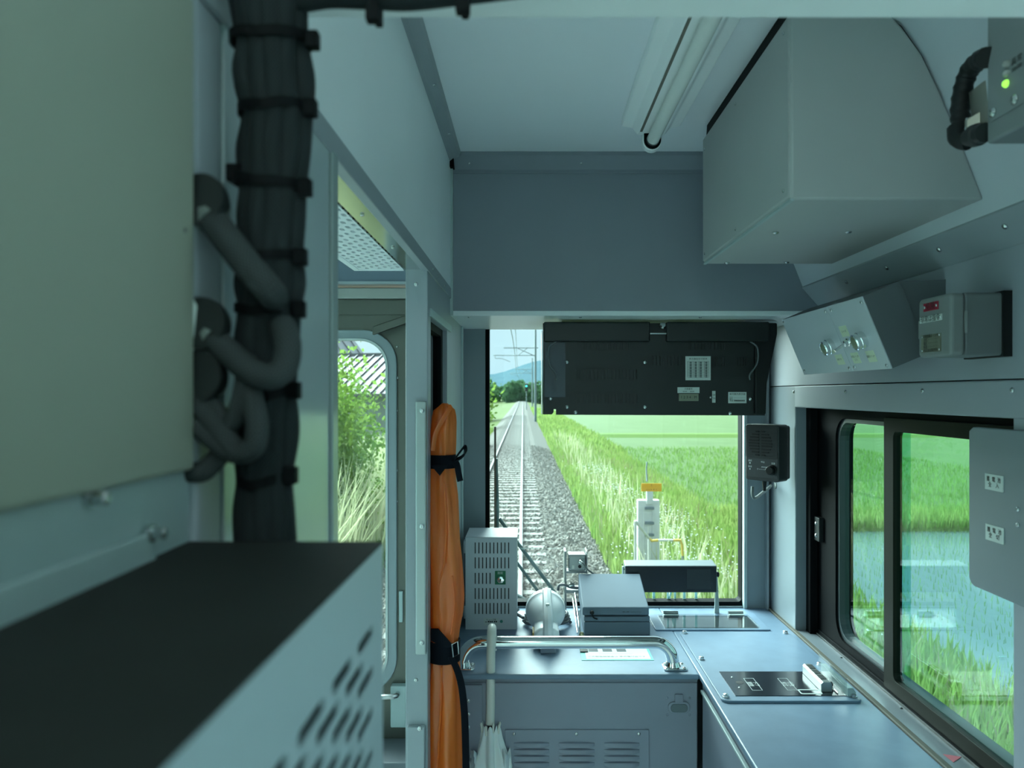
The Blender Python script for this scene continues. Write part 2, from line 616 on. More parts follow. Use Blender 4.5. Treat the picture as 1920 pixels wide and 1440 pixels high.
MB().box(at(764, 0, 1.47).x, at(797, 0, 1.47).x, 1.462, 1.474, at(0, 1440, 1.47).z - 0.1, at(0, 1360, 1.47).z).build('lower_bracket', GREY2, wl, bevel=0.002)
screw(wl, at(787, 1366, 1.462), (0, -1, 0), 0.005)
for Y in (1.53, 1.62, 1.76):
    screw(wl, (XL + 0.002, Y, 1.755), (1, 0, 0), 0.003)
for Y in (0.80, 1.02, 1.25):
    screw(wl, (XL - 0.028, Y, 1.744), (0, 0, -1), 0.003)

# trims of the ceiling
t1 = thing('trim_1', 'grey metal moulding along the edge of the ceiling above the partition', 'trim', (XL, 1.0, ZC), kind='structure')
MB().prism([(XL, 2.085), (XL, ZC), (XL + 0.028, ZC), (XL + 0.024, 2.098), (XL + 0.008, 2.092)], 'y', 0.5, YB).build('moulding', GREY2, t1, bevel=0.001)
for Y in (0.9, 1.17, 1.44, 1.71):
    screw(t1, (XL + 0.017, Y, 2.096), (0.2, 0, -1), 0.004)
t2 = thing('trim_2', 'grey metal moulding along the top of the dark bulkhead', 'trim', (0.2, YB, ZC), kind='structure')
MB().prism([(YB - 0.004, 2.062), (YB - 0.002, 2.072), (YB - 0.03, 2.10), (YB - 0.03, ZC), (YB + 0.02, ZC), (YB + 0.02, 2.062)], 'x', XL + 0.002, 0.47).build('moulding', GREY, t2, bevel=0.001)
for px in (880, 1090):
    screw(t2, at(px, 306, YB - 0.014), (0, -1, -0.5), 0.003)
MB().box(XL - 0.002, XL + 0.006, YB - 0.012, YB + 0.004, 1.70, 2.09).build('corner_bead', LGREY, wl)
MB().box(XL - 0.004, XL + 0.010, YB - 0.03, YB - 0.002, 2.072, 2.108).build('corner_gap_filler', RUBBER, t2)

# dark bulkhead with soffit
wf = thing('wall_front', 'dark grey bulkhead above the windscreen', 'wall', (0.2, YB, 1.7), kind='structure')
cove = [(XR, 1.725), (0.735, 1.735), (0.70, 1.772), (0.665, 1.862), (0.628, 1.958), (0.602, 2.015), (0.570, 2.062), (0.53, 2.092), (0.48, 2.107), (0.44, ZC)]
MB().prism([(XL - 0.002, 1.70), (0.735, 1.70), (0.75, 1.725)] + cove[2:] + [(XL - 0.002, ZC)], 'y', YB, YB + 0.012).build('bulkhead_panel', GREY, wf)
MB().box(XL - 0.002, 0.76, YB - 0.0015, YW + 0.02, 1.699, 1.712).build('soffit', mat('soffit_paint', (0.74, 0.80, 0.82), 0.3), wf, bevel=0.002)
for px in (880, 1088, 1312):
    screw(wf, (at(px, 0, 1.94).x, 1.935, 1.6985), (0, 0, -1), 0.004)
# windscreen wall around the glass
gl, gr_, gb, gt = at(917, 0, YW).x, at(1392, 0, YW).x, ZD + 0.0, 1.69
MB().ring(rrect(XL - T, 0.86, 0.0, 2.34, 0.001, 3), rrect(gl - 0.012, gr_ + 0.012, gb + 0.004, gt + 0.03, 0.002, 3), 'y', YW, YW + 0.07).build('windscreen_surround', mat('surround_grey', (0.22, 0.27, 0.30), 0.4, var=0.03), wf)
MB().box(at(862, 0, 2.2).x, at(868, 0, 2.2).x, 2.20, 2.215, ZD, 1.70).build('edge_pipe', LGREY, wf, bevel=0.004)
MB().box(gr_ + 0.002, gr_ + 0.012, YW - 0.012, YW + 0.01, ZD, 1.70).build('edge_strip', LGREY, wf, bevel=0.002)
MB().box(at(1434, 0, YW).x, at(1438, 0, YW).x, YW - 0.02, YW, ZD, 1.70).build('corner_strip', GREY2, wf)

# windscreen
w2 = thing('window_2', 'windscreen looking down the railway line', 'window', (0.25, YW, ZD), kind='structure')
MB().ring(rrect(gl - 0.014, gr_ + 0.014, gb, gt + 0.03, 0.003, 4), rrect(gl, gr_, gb + 0.016, gt + 0.02, 0.012, 4), 'y', YW + 0.01, YW + 0.05).build('gasket', RUBBER, w2)
MB().box(gl - 0.006, gr_ + 0.006, YW + 0.034, YW + 0.040, gb + 0.008, gt + 0.022).build('pane', GLASS_F, w2)
# white letters on the outside of the glass, seen from behind
for i, (px, kind) in enumerate(((1225, 'I'), (1258, 'N'), (1282, 'I'), (1304, 'I'))):
    b = MB()
    if kind == 'I':
        p, q = at(px - 2, 1136, YW + 0.045), at(px + 3, 1075, YW + 0.045)
        b.box(p.x, q.x, YW + 0.0405, YW + 0.0415, p.z, q.z)
    else:
        p, q = at(px - 8, 1134, YW + 0.045), at(px + 9, 1075, YW + 0.045)
        wd = 0.006
        b.box(p.x, p.x + wd, YW + 0.0405, YW + 0.0415, p.z, q.z)
        b.prism([(p.x, p.z), (p.x + wd, p.z), (q.x, q.z), (q.x - wd, q.z)], 'y', YW + 0.0405, YW + 0.0415)
        b.box(q.x - wd, q.x, YW + 0.0405, YW + 0.0415, p.z, q.z)
    b.build('window_letter', mat('white_film', (0.75, 0.8, 0.8), 0.5), w2)

# right-hand cab wall with the recessed side window
wr = thing('wall_right', 'grey side wall with a recessed sliding window', 'wall', (XR, 1.5, 0), kind='structure')
RY0, RY1, RZ1 = 1.14, 2.075, 1.462
XO = 0.86
WG = mat('wall_grey', (0.345, 0.375, 0.42), 0.45, var=0.04, vscale=4, bump=0.03, bscale=500)
MB().box(XR, XO, 0.40, YW + 0.05, 0.0, ZD - 0.012).build('lower_wall', WG, wr)
MB().box(XR, XO, RY1, YW + 0.05, ZD - 0.012, 1.521).build('corner_post', mat('corner_post_grey', (0.21, 0.25, 0.28), 0.3, var=0.03), wr, bevel=0.003)
MB().box(XR, XO, 0.40, RY0, ZD - 0.012, RZ1).build('near_wall', WG, wr)
MB().prism([(0.40, RZ1), (RY1, RZ1), (RY1, 1.521), (0.40, 1.521)], 'x', XR - 0.002, XO).build('header_panel', WG, wr, bevel=0.0025)
MB().box(XR, XO, 0.40, YW, 1.523, 1.735).build('upper_wall', WG, wr)
for Y in (2.08, 1.74, 1.40, 1.14):
    screw(wr, (XR - 0.002, Y, 1.505), (-1, 0, 0), 0.0045)
# band and coving under the roof edge
t3 = thing('trim_3', 'slanted pale cornice strip with screws above the side window', 'trim', (0.72, 1.2, 1.75), kind='structure')
MB().prism([(0.744, 1.722), (0.737, 1.726), (0.698, 1.770), (0.700, 1.776), (0.72, 1.776), (0.76, 1.73)], 'y', 0.5, YB).build('cornice', GREY2, t3, bevel=0.001)
for Y in (0.95, 1.12, 1.30, 1.49, 1.68):
    screw(t3, (0.714, Y, 1.751), (-0.75, 0, -0.66), 0.005)
tag(MB().prism(cove[2:] + [(0.44, 2.14), (0.80, 2.14), (0.80, 1.77)], 'y', 0.5, YB + 0.01).build('ceiling_cove', mat('cove_paint', (0.56, 0.60, 0.65), 0.45), smooth=True), 'pale curved cove between ceiling and side wall', 'ceiling', kind='structure')

# window sill and recess
t4 = thing('trim_4', 'pale sill below the sliding side window', 'sill', (0.77, 1.5, ZD), kind='structure')
MB().box(XR + 0.004, 0.80, 0.60, RY1, ZD - 0.012, ZD + 0.002).build('sill', mat('sill_paint', (0.20, 0.235, 0.265), 0.3, var=0.03), t4, bevel=0.002)
MB().box(XR - 0.008, XR + 0.004, 0.60, YW, ZD - 0.012, ZD + 0.004).build('groove_strip', mat('groove_brown', (0.10, 0.095, 0.075), 0.6), t4, bevel=0.002)
for Y in (1.30, 1.56, 1.86):
    screw(t4, (0.778, Y, ZD + 0.002), (0, 0, 1), 0.003, m=INK)
MB().prism([(0.755, 1.362), (0.783, 1.352), (0.757, 1.332)], 'z', ZD + 0.0021, ZD + 0.0026).build('arrow_sticker', mat('pink_sticker', (0.55, 0.16, 0.20), 0.5), t4)

w1 = thing('window_1', 'sliding side window in a black frame over the counter', 'window', (0.80, 1.55, ZD), kind='structure')
XF = 0.79
MB().ring(rrect(RY0 - 0.02, RY1, ZD - 0.01, RZ1 + 0.02, 0.001, 6), rrect(1.165, 1.935, 0.872, 1.437, 0.055, 6), 'x', XF + 0.004, XF + 0.05).build('frame', RUBBER, w1)
MB().ring(rrect(1.165, 1.935, 0.872, 1.437, 0.055, 6), rrect(1.176, 1.924, 0.883, 1.427, 0.048, 6), 'x', XF + 0.01, XF + 0.035).build('gasket', mat('dark_gasket', (0.03, 0.045, 0.05), 0.35), w1)
MB().box(XF + 0.024, XF + 0.028, 1.60, 1.926, 0.88, 1.43).build('pane', GLASS_S, w1)
MB().box(XF + 0.0, XF + 0.012, 1.17, RY1, ZD, 0.856).build('lower_rail', RUBBER, w1, bevel=0.002)
MB().box(XF - 0.006, XF + 0.002, 1.10, RY1, ZD, 0.848).build('lower_track', BLACKM, w1, bevel=0.001)
sash = MB().ring(rrect(1.10, 1.655, 0.853, 1.447, 0.004, 4), rrect(1.13, 1.612, 0.882, 1.418, 0.014, 4), 'x', XF - 0.004, XF + 0.016).build('sash', mat('sash_black', (0.014, 0.016, 0.012), 0.5, spec=0.08), w1, bevel=0.001)
MB().box(XF + 0.004, XF + 0.008, 1.125, 1.616, 0.876, 1.424).build('pane', GLASS_S, sash)
MB().box(XF - 0.010, XF + 0.004, 2.01, 2.045, 1.10, 1.165).build('stop_plate', BLACKM, w1, bevel=0.002)
for z in (1.115, 1.147):
    screw(w1, (XF - 0.010, 2.028, z), (-1, 0, 0), 0.006)
MB().box(XF - 0.02, XF, RY1 - 0.03, RY1, ZD, RZ1).build('inner_jamb', RUBBER, w1)

# gangway beyond the partition: soffit, end wall, end door
gw = thing('wall_far', 'stainless end wall of the gangway passage', 'wall', (-0.6, 2.38, 0), kind='structure')
GY = 2.35
MB().box(-1.0, XL - T, 2.295, GY + 0.03, 1.844, 2.34).build('upper_wall', mat('slate_blue_paint', (0.13, 0.17, 0.23), 0.5), gw)
MB().box(-1.0, XL - T, 2.288, GY + 0.03, 1.836, 1.844).build('upper_edge', GREY2, gw)
MB().ring(rrect(0.5, GY + 0.06, 0.0, 2.34, 0.001, 3), rrect(0.80, 1.95, 0.90, 1.75, 0.05, 3), 'x', -2.2, -2.08).build('side_wall', PANEL, gw)
MB().box(-2.14, -2.135, 0.79, 1.96, 0.89, 1.76).build('side_pane', GLASS_S, gw)
MB().ring(rrect(-2.2, -0.95, 0.0, 2.34, 0.001, 3), rrect(-1.95, -1.10, 0.90, 1.72, 0.05, 3), 'y', GY, GY + 0.06).build('front_wall', PANEL, gw)
MB().box(-1.96, -1.09, GY + 0.03, GY + 0.035, 0.89, 1.73).build('front_pane', GLASS_F, gw)
MB().box(-2.1, XL - T, 0.55, 2.30, 2.20, 2.22).build('passage_ceiling', WHITE, gw)
# end door
dr = thing('door_1', 'stainless end door of the gangway with a tall rounded window', 'door', (-0.6, GY, 0), kind='structure')
wx1, wz1, wz0 = at(727, 0, GY).x, at(0, 637, GY).z, at(0, 1278, GY).z
wx0 = wx1 - 0.36
MB().ring(rrect(-0.95, XL - T, 0.0, 1.80, 0.001, 8), rrect(wx0, wx1, wz0, wz1, 0.085, 8), 'y', GY, GY + 0.03).build('door_leaf', STAIN, dr)
MB().ring(rrect(wx0 - 0.030, wx1 + 0.030, wz0 - 0.03, wz1 + 0.03, 0.105, 8), rrect(wx0, wx1, wz0, wz1, 0.085, 8), 'y', GY - 0.012, GY + 0.03).build('window_frame', mat('door_frame_grey', (0.26, 0.31, 0.34), 0.4), dr, bevel=0.003)
MB().ring(rrect(wx0 - 0.003, wx1 + 0.003, wz0 - 0.003, wz1 + 0.003, 0.087, 8), rrect(wx0 + 0.004, wx1 - 0.004, wz0 + 0.004, wz1 - 0.004, 0.083, 8), 'y', GY - 0.016, GY + 0.0).build('window_bead', ALU, dr)
MB().box(wx0 - 0.005, wx1 + 0.005, GY + 0.012, GY + 0.018, wz0 - 0.005, wz1 + 0.005).build('pane', GLASS_F, dr)
MB().box(-0.95, XL - T, GY - 0.03, GY - 0.001, 1.795, 1.83).build('door_header', mat('dark_stain', (0.30, 0.31, 0.30), 0.45, 1.0), dr, bevel=0.003)
MB().box(-0.95, XL - T, GY - 0.006, GY - 0.0005, 1.748, 1.794).build('door_head_plate', STAIN, dr)
for px in (656, 720):
    screw(dr, at(px, 556, GY - 0.006), (0, -1, 0), 0.005)
for px, py in ((744, 650), (745, 708), (744, 770), (744, 882), (744, 940), (742, 1058)):
    screw(dr, at(px, py, GY), (0, -1, 0), 0.004)
a0, a1 = at(698, 622, GY - 0.06), at(790, 590, GY - 0.06)
MB().obox(a0 + Vector((0, 0, -0.010)), a1 - a0, (0, 0.018, 0), (0, 0, 0.026)).build('closer_arm', STAIN, dr, bevel=0.003)
MB().box(at(735, 0, GY).x, at(765, 0, GY).x, GY - 0.03, GY, at(0, 1357, GY).z, at(0, 1280, GY).z).build('lock_case', LGREY, dr, bevel=0.004)
h0 = at(742, 1305, GY - 0.05)
MB().tube(bez([h0 + Vector((0, 0.04, 0)), h0, h0 + Vector((-0.05, -0.006, -0.002))], 10), 0.008, 8).build('door_handle', STEEL, dr, smooth=True)
MB().box(at(749, 0, GY).x, at(756, 0, GY).x, GY - 0.012, GY, at(0, 1165, GY).z, at(0, 1107, GY).z).build('catch_plate', LGREY, dr, bevel=0.002)
MB().box(-0.95, XL - T, GY - 0.16, GY - 0.001, 0.0, at(0, 1412, GY - 0.1).z).build('threshold_box', mat('threshold_grey', (0.12, 0.14, 0.16), 0.5), dr, bevel=0.004)

# perforated soffit panel of the passage
pf = thing('perforated_grille', 'pale perforated ceiling grille above the gangway doorway', 'grille', (-0.27, 1.1, 1.745))
b = MB()
cw, ch = 0.030, 0.0125
hole = rrect(0.007, 0.023, 0.0027, 0.0098, 0.0034, 2)
for j in range(7):
    cells = []
    y0 = 0.56 + (0 if j % 2 == 0 else cw / 2)
    for i in range(30):
        cells.append((y0 + i * cw, j * ch))
    perf(b, (XL - T - 0.004, 0, 1.745), (0, 1, 0), (-1, 0, 0), cells, cw, ch, hole, (0, 0, 0.006))
for j in range(7):
    if j % 2 == 0:
        b.add([(XL - T - 0.004 - j * ch, 1.46, 1.745), (XL - T - 0.004 - (j + 1) * ch, 1.46, 1.745), (XL - T - 0.004 - (j + 1) * ch, 1.475, 1.745), (XL - T - 0.004 - j * ch, 1.475, 1.745)], [(0, 1, 2, 3)])
    else:
        b.add([(XL - T - 0.004 - j * ch, 0.56, 1.745), (XL - T - 0.004 - (j + 1) * ch, 0.56, 1.745), (XL - T - 0.004 - (j + 1) * ch, 0.575, 1.745), (XL - T - 0.004 - j * ch, 0.575, 1.745)], [(0, 1, 2, 3)])
xg = XL - T - 0.004
b.build('perforated_sheet', WHITE, pf)
MB().box(xg - 7 * ch - 0.012, xg - 7 * ch, 0.56, 1.475, 1.744, 1.80).build('edge', WHITE, pf)
MB().box(xg - 7 * ch, xg, 0.56, 1.475, 1.765, 1.77).build('shade_backing', mat('hole_shade_black', (0.003, 0.003, 0.003), 0.9, spec=0.05), pf)  # black sheet put in for the shade behind the holes
MB().box(xg - 7 * ch - 0.012, xg, 1.475, 1.485, 1.744, 1.80).build('end', WHITE, pf)

# saloon behind the camera: shell with its own side windows
sl = thing('wall_rear', 'passenger saloon walls behind the partition', 'wall', (-0.7, -1.5, 0), kind='structure')
for nm, xa, xb in (('side_wall', XR, XO), ('side_wall', -2.2, -2.08)):
    MB().ring(rrect(-3.2, 0.40, 0.0, 2.34, 0.001, 3), rrect(-2.9, -0.75, 0.85, 1.85, 0.05, 3), 'x', xa, xb).build(nm, PANEL, sl)
    MB().box((xa + xb) / 2, (xa + xb) / 2 + 0.005, -2.91, -0.74, 0.84, 1.86).build('pane', GLASS_S, sl)
MB().box(-2.2, 0.86, -3.25, -3.2, 0, 2.34).build('end_wall', PANEL, sl)
MB().box(-2.08, -1.0, 0.5, 0.55, 0, 2.34).build('cab_wall', PANEL, sl)
MB().box(-2.2, XR, -3.2, 0.5, 2.25, 2.27).build('saloon_ceiling', WHITE, sl)
# fill lamps added on the unseen saloon ceiling to brighten the cab
FILL_LAMPM = mat('fill_lamp_cover', (0.8, 0.85, 0.83), 0.4, emit=((0.82, 1.0, 0.93), FILL_LAMP))
for xl_, lab in ((-0.10, 'added fill lamp strip on the saloon ceiling, counter side'), (-1.25, 'added fill lamp strip on the saloon ceiling, far side')):
    t = thing('saloon_fill_lamp', lab, 'lamp', (xl_, -1.4, 2.25), group='added saloon fill lamps')
    MB().box(xl_ - 0.09, xl_ + 0.09, -2.8, 0.0, 2.225, 2.25).build('base', WHITE, t, bevel=0.004)
    MB().prism([(xl_ - 0.075, 2.225), (xl_ - 0.06, 2.19), (xl_ + 0.06, 2.19), (xl_ + 0.075, 2.225)], 'y', -2.75, -0.05).build('cover', FILL_LAMPM, t)
# doorway header and jamb of the rear partition
t5 = thing('trim_5', 'pale door header beam across the top of the view', 'trim', (0.2, 0.52, 1.75), kind='structure')
zt = at(0, 37, 0.56).z
MB().box(XL - T, XR, 0.50, 0.56, zt, zt + 0.07).build('header_beam', mat('header_paint', (0.84, 0.88, 0.88), 0.5), t5, bevel=0.004)
MB().box(0.47, XR + 0.01, 0.50, 0.56, 0.0, zt).build('door_post', PANEL, t5, bevel=0.004)

# ================================================================== fixtures of the cab
# ---- overhead air unit
ac = thing('air_conditioner', 'large grey sheet-metal air unit hung under the ceiling cove', 'air conditioner', (0.55, 1.4, 1.795))
prof = [(0.398, 1.795), (0.692, 1.795), (0.660, 1.875), (0.625, 1.958), (0.598, 2.015), (0.567, 2.058), (0.548, 2.078), (0.398, 2.078)]
MB().prism(prof, 'y', 1.135, 1.70).build('housing', BEIGEG, ac, bevel=0.004)
MB().prism([(0.398, 1.800), (0.3955, 1.803), (0.3955, 2.076), (0.398, 2.078)], 'y', 1.14, 1.698).build('side_cover', BEIGEG, ac)
MB().prism([(0.690, 1.797), (0.701, 1.797), (0.668, 1.877), (0.633, 1.960), (0.606, 2.017), (0.574, 2.066), (0.545, 2.088), (0.404, 2.109), (0.402, 2.080)] , 'y', 1.142, 1.695).build('foam_gasket', RUBBER, ac)
MB().box(0.3975, 0.403, 1.136, 1.700, 1.7935, 1.797).build('bottom_flange', LGREY, ac)
for Y, z in ((1.16, 2.06), (1.43, 2.055), (1.68, 2.05), (1.16, 1.815), (1.43, 1.815), (1.68, 1.815)):
    screw(ac, (0.3955, Y, z), (-1, 0, 0), 0.003)
for px, py in ((1454, 435), (1591, 434), (1363, 492), (1475, 491)):
    Y = 0.295 * F / (CY - py)
    screw(ac, (at(px, py, Y).x, Y, 1.795), (0, 0, -1), 0.006)

# ---- fluorescent fixture
fl = thing('fluorescent_lamp', 'white fluorescent tube fixture on the cab ceiling', 'lamp', (0.27, 1.3, ZC))
MB().prism([(0.205, ZC), (0.335, ZC), (0.335, 2.092), (0.312, 2.088), (0.300, 2.073), (0.240, 2.073), (0.228, 2.088), (0.205, 2.092)], 'y', 0.60, 1.655).build('body', mat('fixture_white', (0.92, 0.94, 0.95), 0.4), fl, bevel=0.002)
MB().box(0.2425, 0.2475, 0.60, 1.63, 2.0715, 2.074).build('slot', mat('slot_brown', (0.14, 0.13, 0.11), 0.6), fl)
MB().cyl((0.272, 0.64, 2.058), (0.272, 1.645, 2.058), 0.0135, 20).build('tube', mat('tube_white', (0.80, 0.82, 0.78), 0.25), fl, smooth=True)
MB().cyl((0.272, 1.632, 2.058), (0.272, 1.646, 2.058), 0.0139, 20).build('tube_cap', ALU, fl, smooth=True)
b = MB()
u_ = [(0.272 + 0.0215 * math.cos(math.radians(t)), 2.058 + 0.0215 * math.sin(math.radians(t))) for t in range(180, 361, 15)]
b.prism([(0.2505, 2.082)] + u_ + [(0.2935, 2.082)], 'y', 1.648, 1.668)
b.build('lampholder', WPLAST, fl, bevel=0.002)
u_ = [(0.272 + 0.0185 * math.cos(math.radians(t)), 2.058 + 0.0185 * math.sin(math.radians(t))) for t in range(180, 361, 15)]
MB().prism([(0.2535, 2.080)] + u_ + [(0.2905, 2.080)], 'y', 1.643, 1.6485).build('holder_gasket', RUBBER, fl)

# ---- black display unit hung before the windscreen
mo = thing('ceiling_display_unit', 'black sheet-metal display unit hung before the top of the windscreen', 'display unit', (0.33, 2.05, 1.44))
MY = 2.02
mx0, mx1 = at(1018, 0, MY).x, at(1434, 0, MY).x
mz0, mz1 = at(0, 777, MY).z, at(0, 606, MY).z
b = MB()
notch = at(1036, 0, MY).x
b.prism([(mx0, mz0), (notch - 0.002, mz0), (notch + 0.003, mz0 + 0.006), (notch + 0.003, mz0 + 0.014), (notch + 0.0095, mz0 + 0.014), (notch + 0.0095, mz0 - 0.001), (mx1, mz0 - 0.003), (mx1, mz1), (mx0, mz1)], 'y', MY, MY + 0.012)
back = b.build('back_plate', BLACKM, mo)
MB().box(mx0 + 0.05, mx1 - 0.02, MY + 0.012, 2.24, mz0 + 0.012, mz1 - 0.004).build('case', BLACKM, mo, bevel=0.002)
for xa, xb in ((mx0 + 0.002, at(1219, 0, 2.0).x), (at(1250, 0, 2.0).x, mx1 + 0.006)):
    MB().box(xa, xb, MY - 0.022, MY + 0.002, at(0, 640, 2.0).z, mz1 + 0.002).build('top_cover', BLACKM, mo, bevel=0.004)
MB().prism([(mx1 - 0.03, mz0 + 0.0), (mx1 + 0.0, mz0), (mx1 + 0.003, mz0 + 0.085), (at(1455, 0, MY).x, mz1 - 0.03), (at(1455, 0, MY).x, mz1), (mx1 - 0.03, mz1)], 'y', MY - 0.012, MY + 0.03).build('side_bracket', BLACK, mo, bevel=0.004)
MB().box(mx0 - 0.003, mx0 - 0.001, MY - 0.002, MY + 0.10, mz0, mz1 - 0.02).build('edge_rail', ALU, mo)
pp = MB().box(mx0 + 0.004, at(1060, 0, MY).x, MY - 0.004, MY, at(0, 745, MY).z, at(0, 642, MY).z).build('smoked_plate', mat('smoked_blue', (0.03, 0.045, 0.065), 0.2), mo)
for nm, sx in (('wire', 1029), ('wire', 1420)):
    w = 1 if sx < 1100 else -1
    MB().tube(bez([at(sx + 14 * w, 640, MY - 0.012), at(sx, 652, MY - 0.016), at(sx, 680, MY - 0.016), at(sx + 14 * w, 702, MY - 0.012), at(sx + 14 * w, 712, MY - 0.004)], 20), 0.0022, 8).build('cable', mat('grey_wire', (0.13, 0.15, 0.16), 0.5), mo, smooth=True)
# vent slots (real recesses in darker strips)
for (x0, x1, y0, y1, n) in ((1076, 1196, 691, 713, 18), (1076, 1196, 736, 758, 18), (1092, 1180, 642, 657, 16), (1220, 1280, 665, 688, 9), (1292, 1360, 642, 657, 11), (1338, 1360, 668, 688, 4), (1380, 1400, 668, 688, 4)):
    b = MB()
    p0, p1 = at(x0, y1, MY), at(x1, y0, MY)
    W, H = p1.x - p0.x, p1.z - p0.z
    c = W / n
    perf(b, (p0.x, MY - 0.0035, p0.z), (1, 0, 0), (0, 0, 1), [(i * c, 0) for i in range(n)], c, H, slot_loop(c / 2, H / 2, c * 0.42, H * 0.84, 2), (0, 0.0033, 0))
    v = b.build('vent_panel', BLACKM, mo)
for px, py in ((1063, 679), (1209, 679), (1063, 763), (1209, 763), (1079, 773), (1369, 775), (1407, 748), (1032, 747)):
    screw(mo, at(px, py, MY - 0.001), (0, -1, 0), 0.005)
pl = at(1285, 713, MY); q = at(1332, 668, MY)
card = MB().box(pl.x, q.x, MY - 0.003, MY - 0.0005, pl.z, q.z).build('table_card', LABELP, mo)
b = MB()
for r in range(11):
    z = q.z - 0.014 - r * 0.0043
    b.box(pl.x + 0.005, q.x - 0.005, MY - 0.0034, MY - 0.003, z, z + 0.0005)
for cfx in (0.08, 0.3, 0.52, 0.74, 0.92):
    x = pl.x + (q.x - pl.x) * cfx
    b.box(x, x + 0.0006, MY - 0.0034, MY - 0.003, q.z - 0.057, q.z - 0.0135)
for cfx in (0.16, 0.36, 0.56, 0.78):
    for r in range(10):
        x = pl.x + (q.x - pl.x) * cfx
        z = q.z - 0.0172 - r * 0.0043
        b.box(x, x + 0.006, MY - 0.0034, MY - 0.003, z - 0.0008, z + 0.0016)
b.build('table_print', INK, card)
text('表示器設定切替表', 0.0062, INK, card, (pl.x / 2 + q.x / 2, MY - 0.0034, q.z - 0.0075), (1, 0, 0), (0, 0, 1))
pl = at(1270, 737, MY); q = at(1311, 726, MY)
lb = MB().box(pl.x, q.x, MY - 0.003, MY - 0.0005, pl.z, q.z).build('counter_label', LABELP, mo)
text('列車番号', 0.0055, INK, lb, (pl.x / 2 + q.x / 2, MY - 0.0034, q.z - 0.005), (1, 0, 0), (0, 0, 1))
text('設定釦        確認釦', 0.0038, INK, lb, (pl.x / 2 + q.x / 2, MY - 0.0034, q.z - 0.0118), (1, 0, 0), (0, 0, 1))
pl = at(1272, 752, MY); q = at(1309, 738, MY)
ct = MB().box(pl.x, q.x, MY - 0.006, MY - 0.0005, pl.z, q.z).build('thumbwheel_counter', BRASSP, mo, bevel=0.001)
text('1 2 3 4   M', 0.010, INK, ct, (pl.x / 2 + q.x / 2, MY - 0.0064, pl.z / 2 + q.z / 2), (1, 0, 0), (0, 0, 1))
pl = at(1335, 755, MY); q = at(1341, 733, MY)
lb = MB().box(pl.x, q.x, MY - 0.003, MY - 0.0005, pl.z, q.z).build('switch_label', LABELP, mo)
text('自動\n|\n手動', 0.0048, INK, lb, (pl.x / 2 + q.x / 2, MY - 0.0034, pl.z / 2 + q.z / 2), (1, 0, 0), (0, 0, 1), sx=0.8)
MB().lathe([(0.0032, 0), (0.003, 0.004), (0.0016, 0.005), (0.0014, 0.016), (0.002, 0.018)], at(1332, 745, MY), (0, -1, 0), 12).build('toggle_switch', STEEL, mo, smooth=True)
pl = at(1365, 756, MY); q = at(1399, 735, MY)
lb = MB().box(pl.x, q.x, MY - 0.003, MY - 0.0005, pl.z, q.z).build('nameplate', LABELP, mo)
text('車内案内表示器', 0.0062, INK, lb, (pl.x / 2 + q.x / 2, MY - 0.0034, q.z - 0.006), (1, 0, 0), (0, 0, 1))
text('形式  ———————\n番号  ———————\n製造  ■■■■■■■', 0.0045, INK, lb, (pl.x / 2 + q.x / 2, MY - 0.0034, pl.z + 0.011), (1, 0, 0), (0, 0, 1))
MB().box(at(1219, 0, 2.0).x, at(1250, 0, 2.0).x, MY - 0.02, MY + 0.01, at(0, 627, 2.0).z, at(0, 624, 2.0).z).build('hinge_clip', STEEL, mo, bevel=0.001)
MB().lathe([(0.009, 0), (0.010, 0.006), (0.006, 0.011)], at(1243, 612, 2.02), (0, -1, 0.3), 12).build('bolt_head', STEEL, mo, smooth=True)

# ---- tilted switch box on the side wall
sb = thing('switch_box', 'slanted grey switch box with two round lamps high on the side wall', 'switch box', (0.65, 1.5, 1.6))
A = Vector((0.589, 0, 1.672))                # upper inner edge
dn = Vector((0.053, 0, -0.128)).normalized()  # down along the face
inn = Vector((0.128, 0, 0.053)).normalized()  # into the box
HH, DD = 0.1386, 0.071
Y0, Y1, YS = 1.322, 1.743, 1.478
MB().obox(A + Vector((0, Y0, 0)) + inn * 0.002, dn * HH, (0, Y1 - Y0, 0), inn * DD).build('case', mat('case_dark_grey', (0.115, 0.135, 0.145), 0.5), sb, bevel=0.001)
B = A + inn * DD
MB().prism([(B.x, B.z), (0.745, B.z + 0.004), (0.745, B.z - 0.10), ((B + dn * HH).x, (B + dn * HH).z)], 'y', Y0 + 0.004, Y1).build('wall_bracket', mat('case_dark_grey', (0.115, 0.135, 0.145), 0.5), sb)
PLT = mat('switch_plate', (0.50, 0.55, 0.59), 0.4, 0.0, var=0.02)
for ya, yb in ((Y0, YS - 0.001), (YS + 0.001, Y1)):
    MB().obox(A + Vector((0, ya, 0)), dn * HH, (0, yb - ya, 0), inn * 0.002).build('face_plate', PLT, sb, bevel=0.0006)


def onface(Y, d, out=0.0):
    return A + Vector((0, Y, 0)) + dn * d - inn * out


def face_px(px, py):
    """point on the switch box face under a pixel"""
    dx, dzz = (px - CX) / F, -(py - CY) / F
    n = inn
    den = n.x * dx + n.z * dzz
    Y = (n.x * A.x + n.z * (A.z - CZ)) / den
    P = Vector((dx * Y, Y, CZ + dzz * Y))
    return Y, (P - A - Vector((0, Y, 0))).dot(dn)


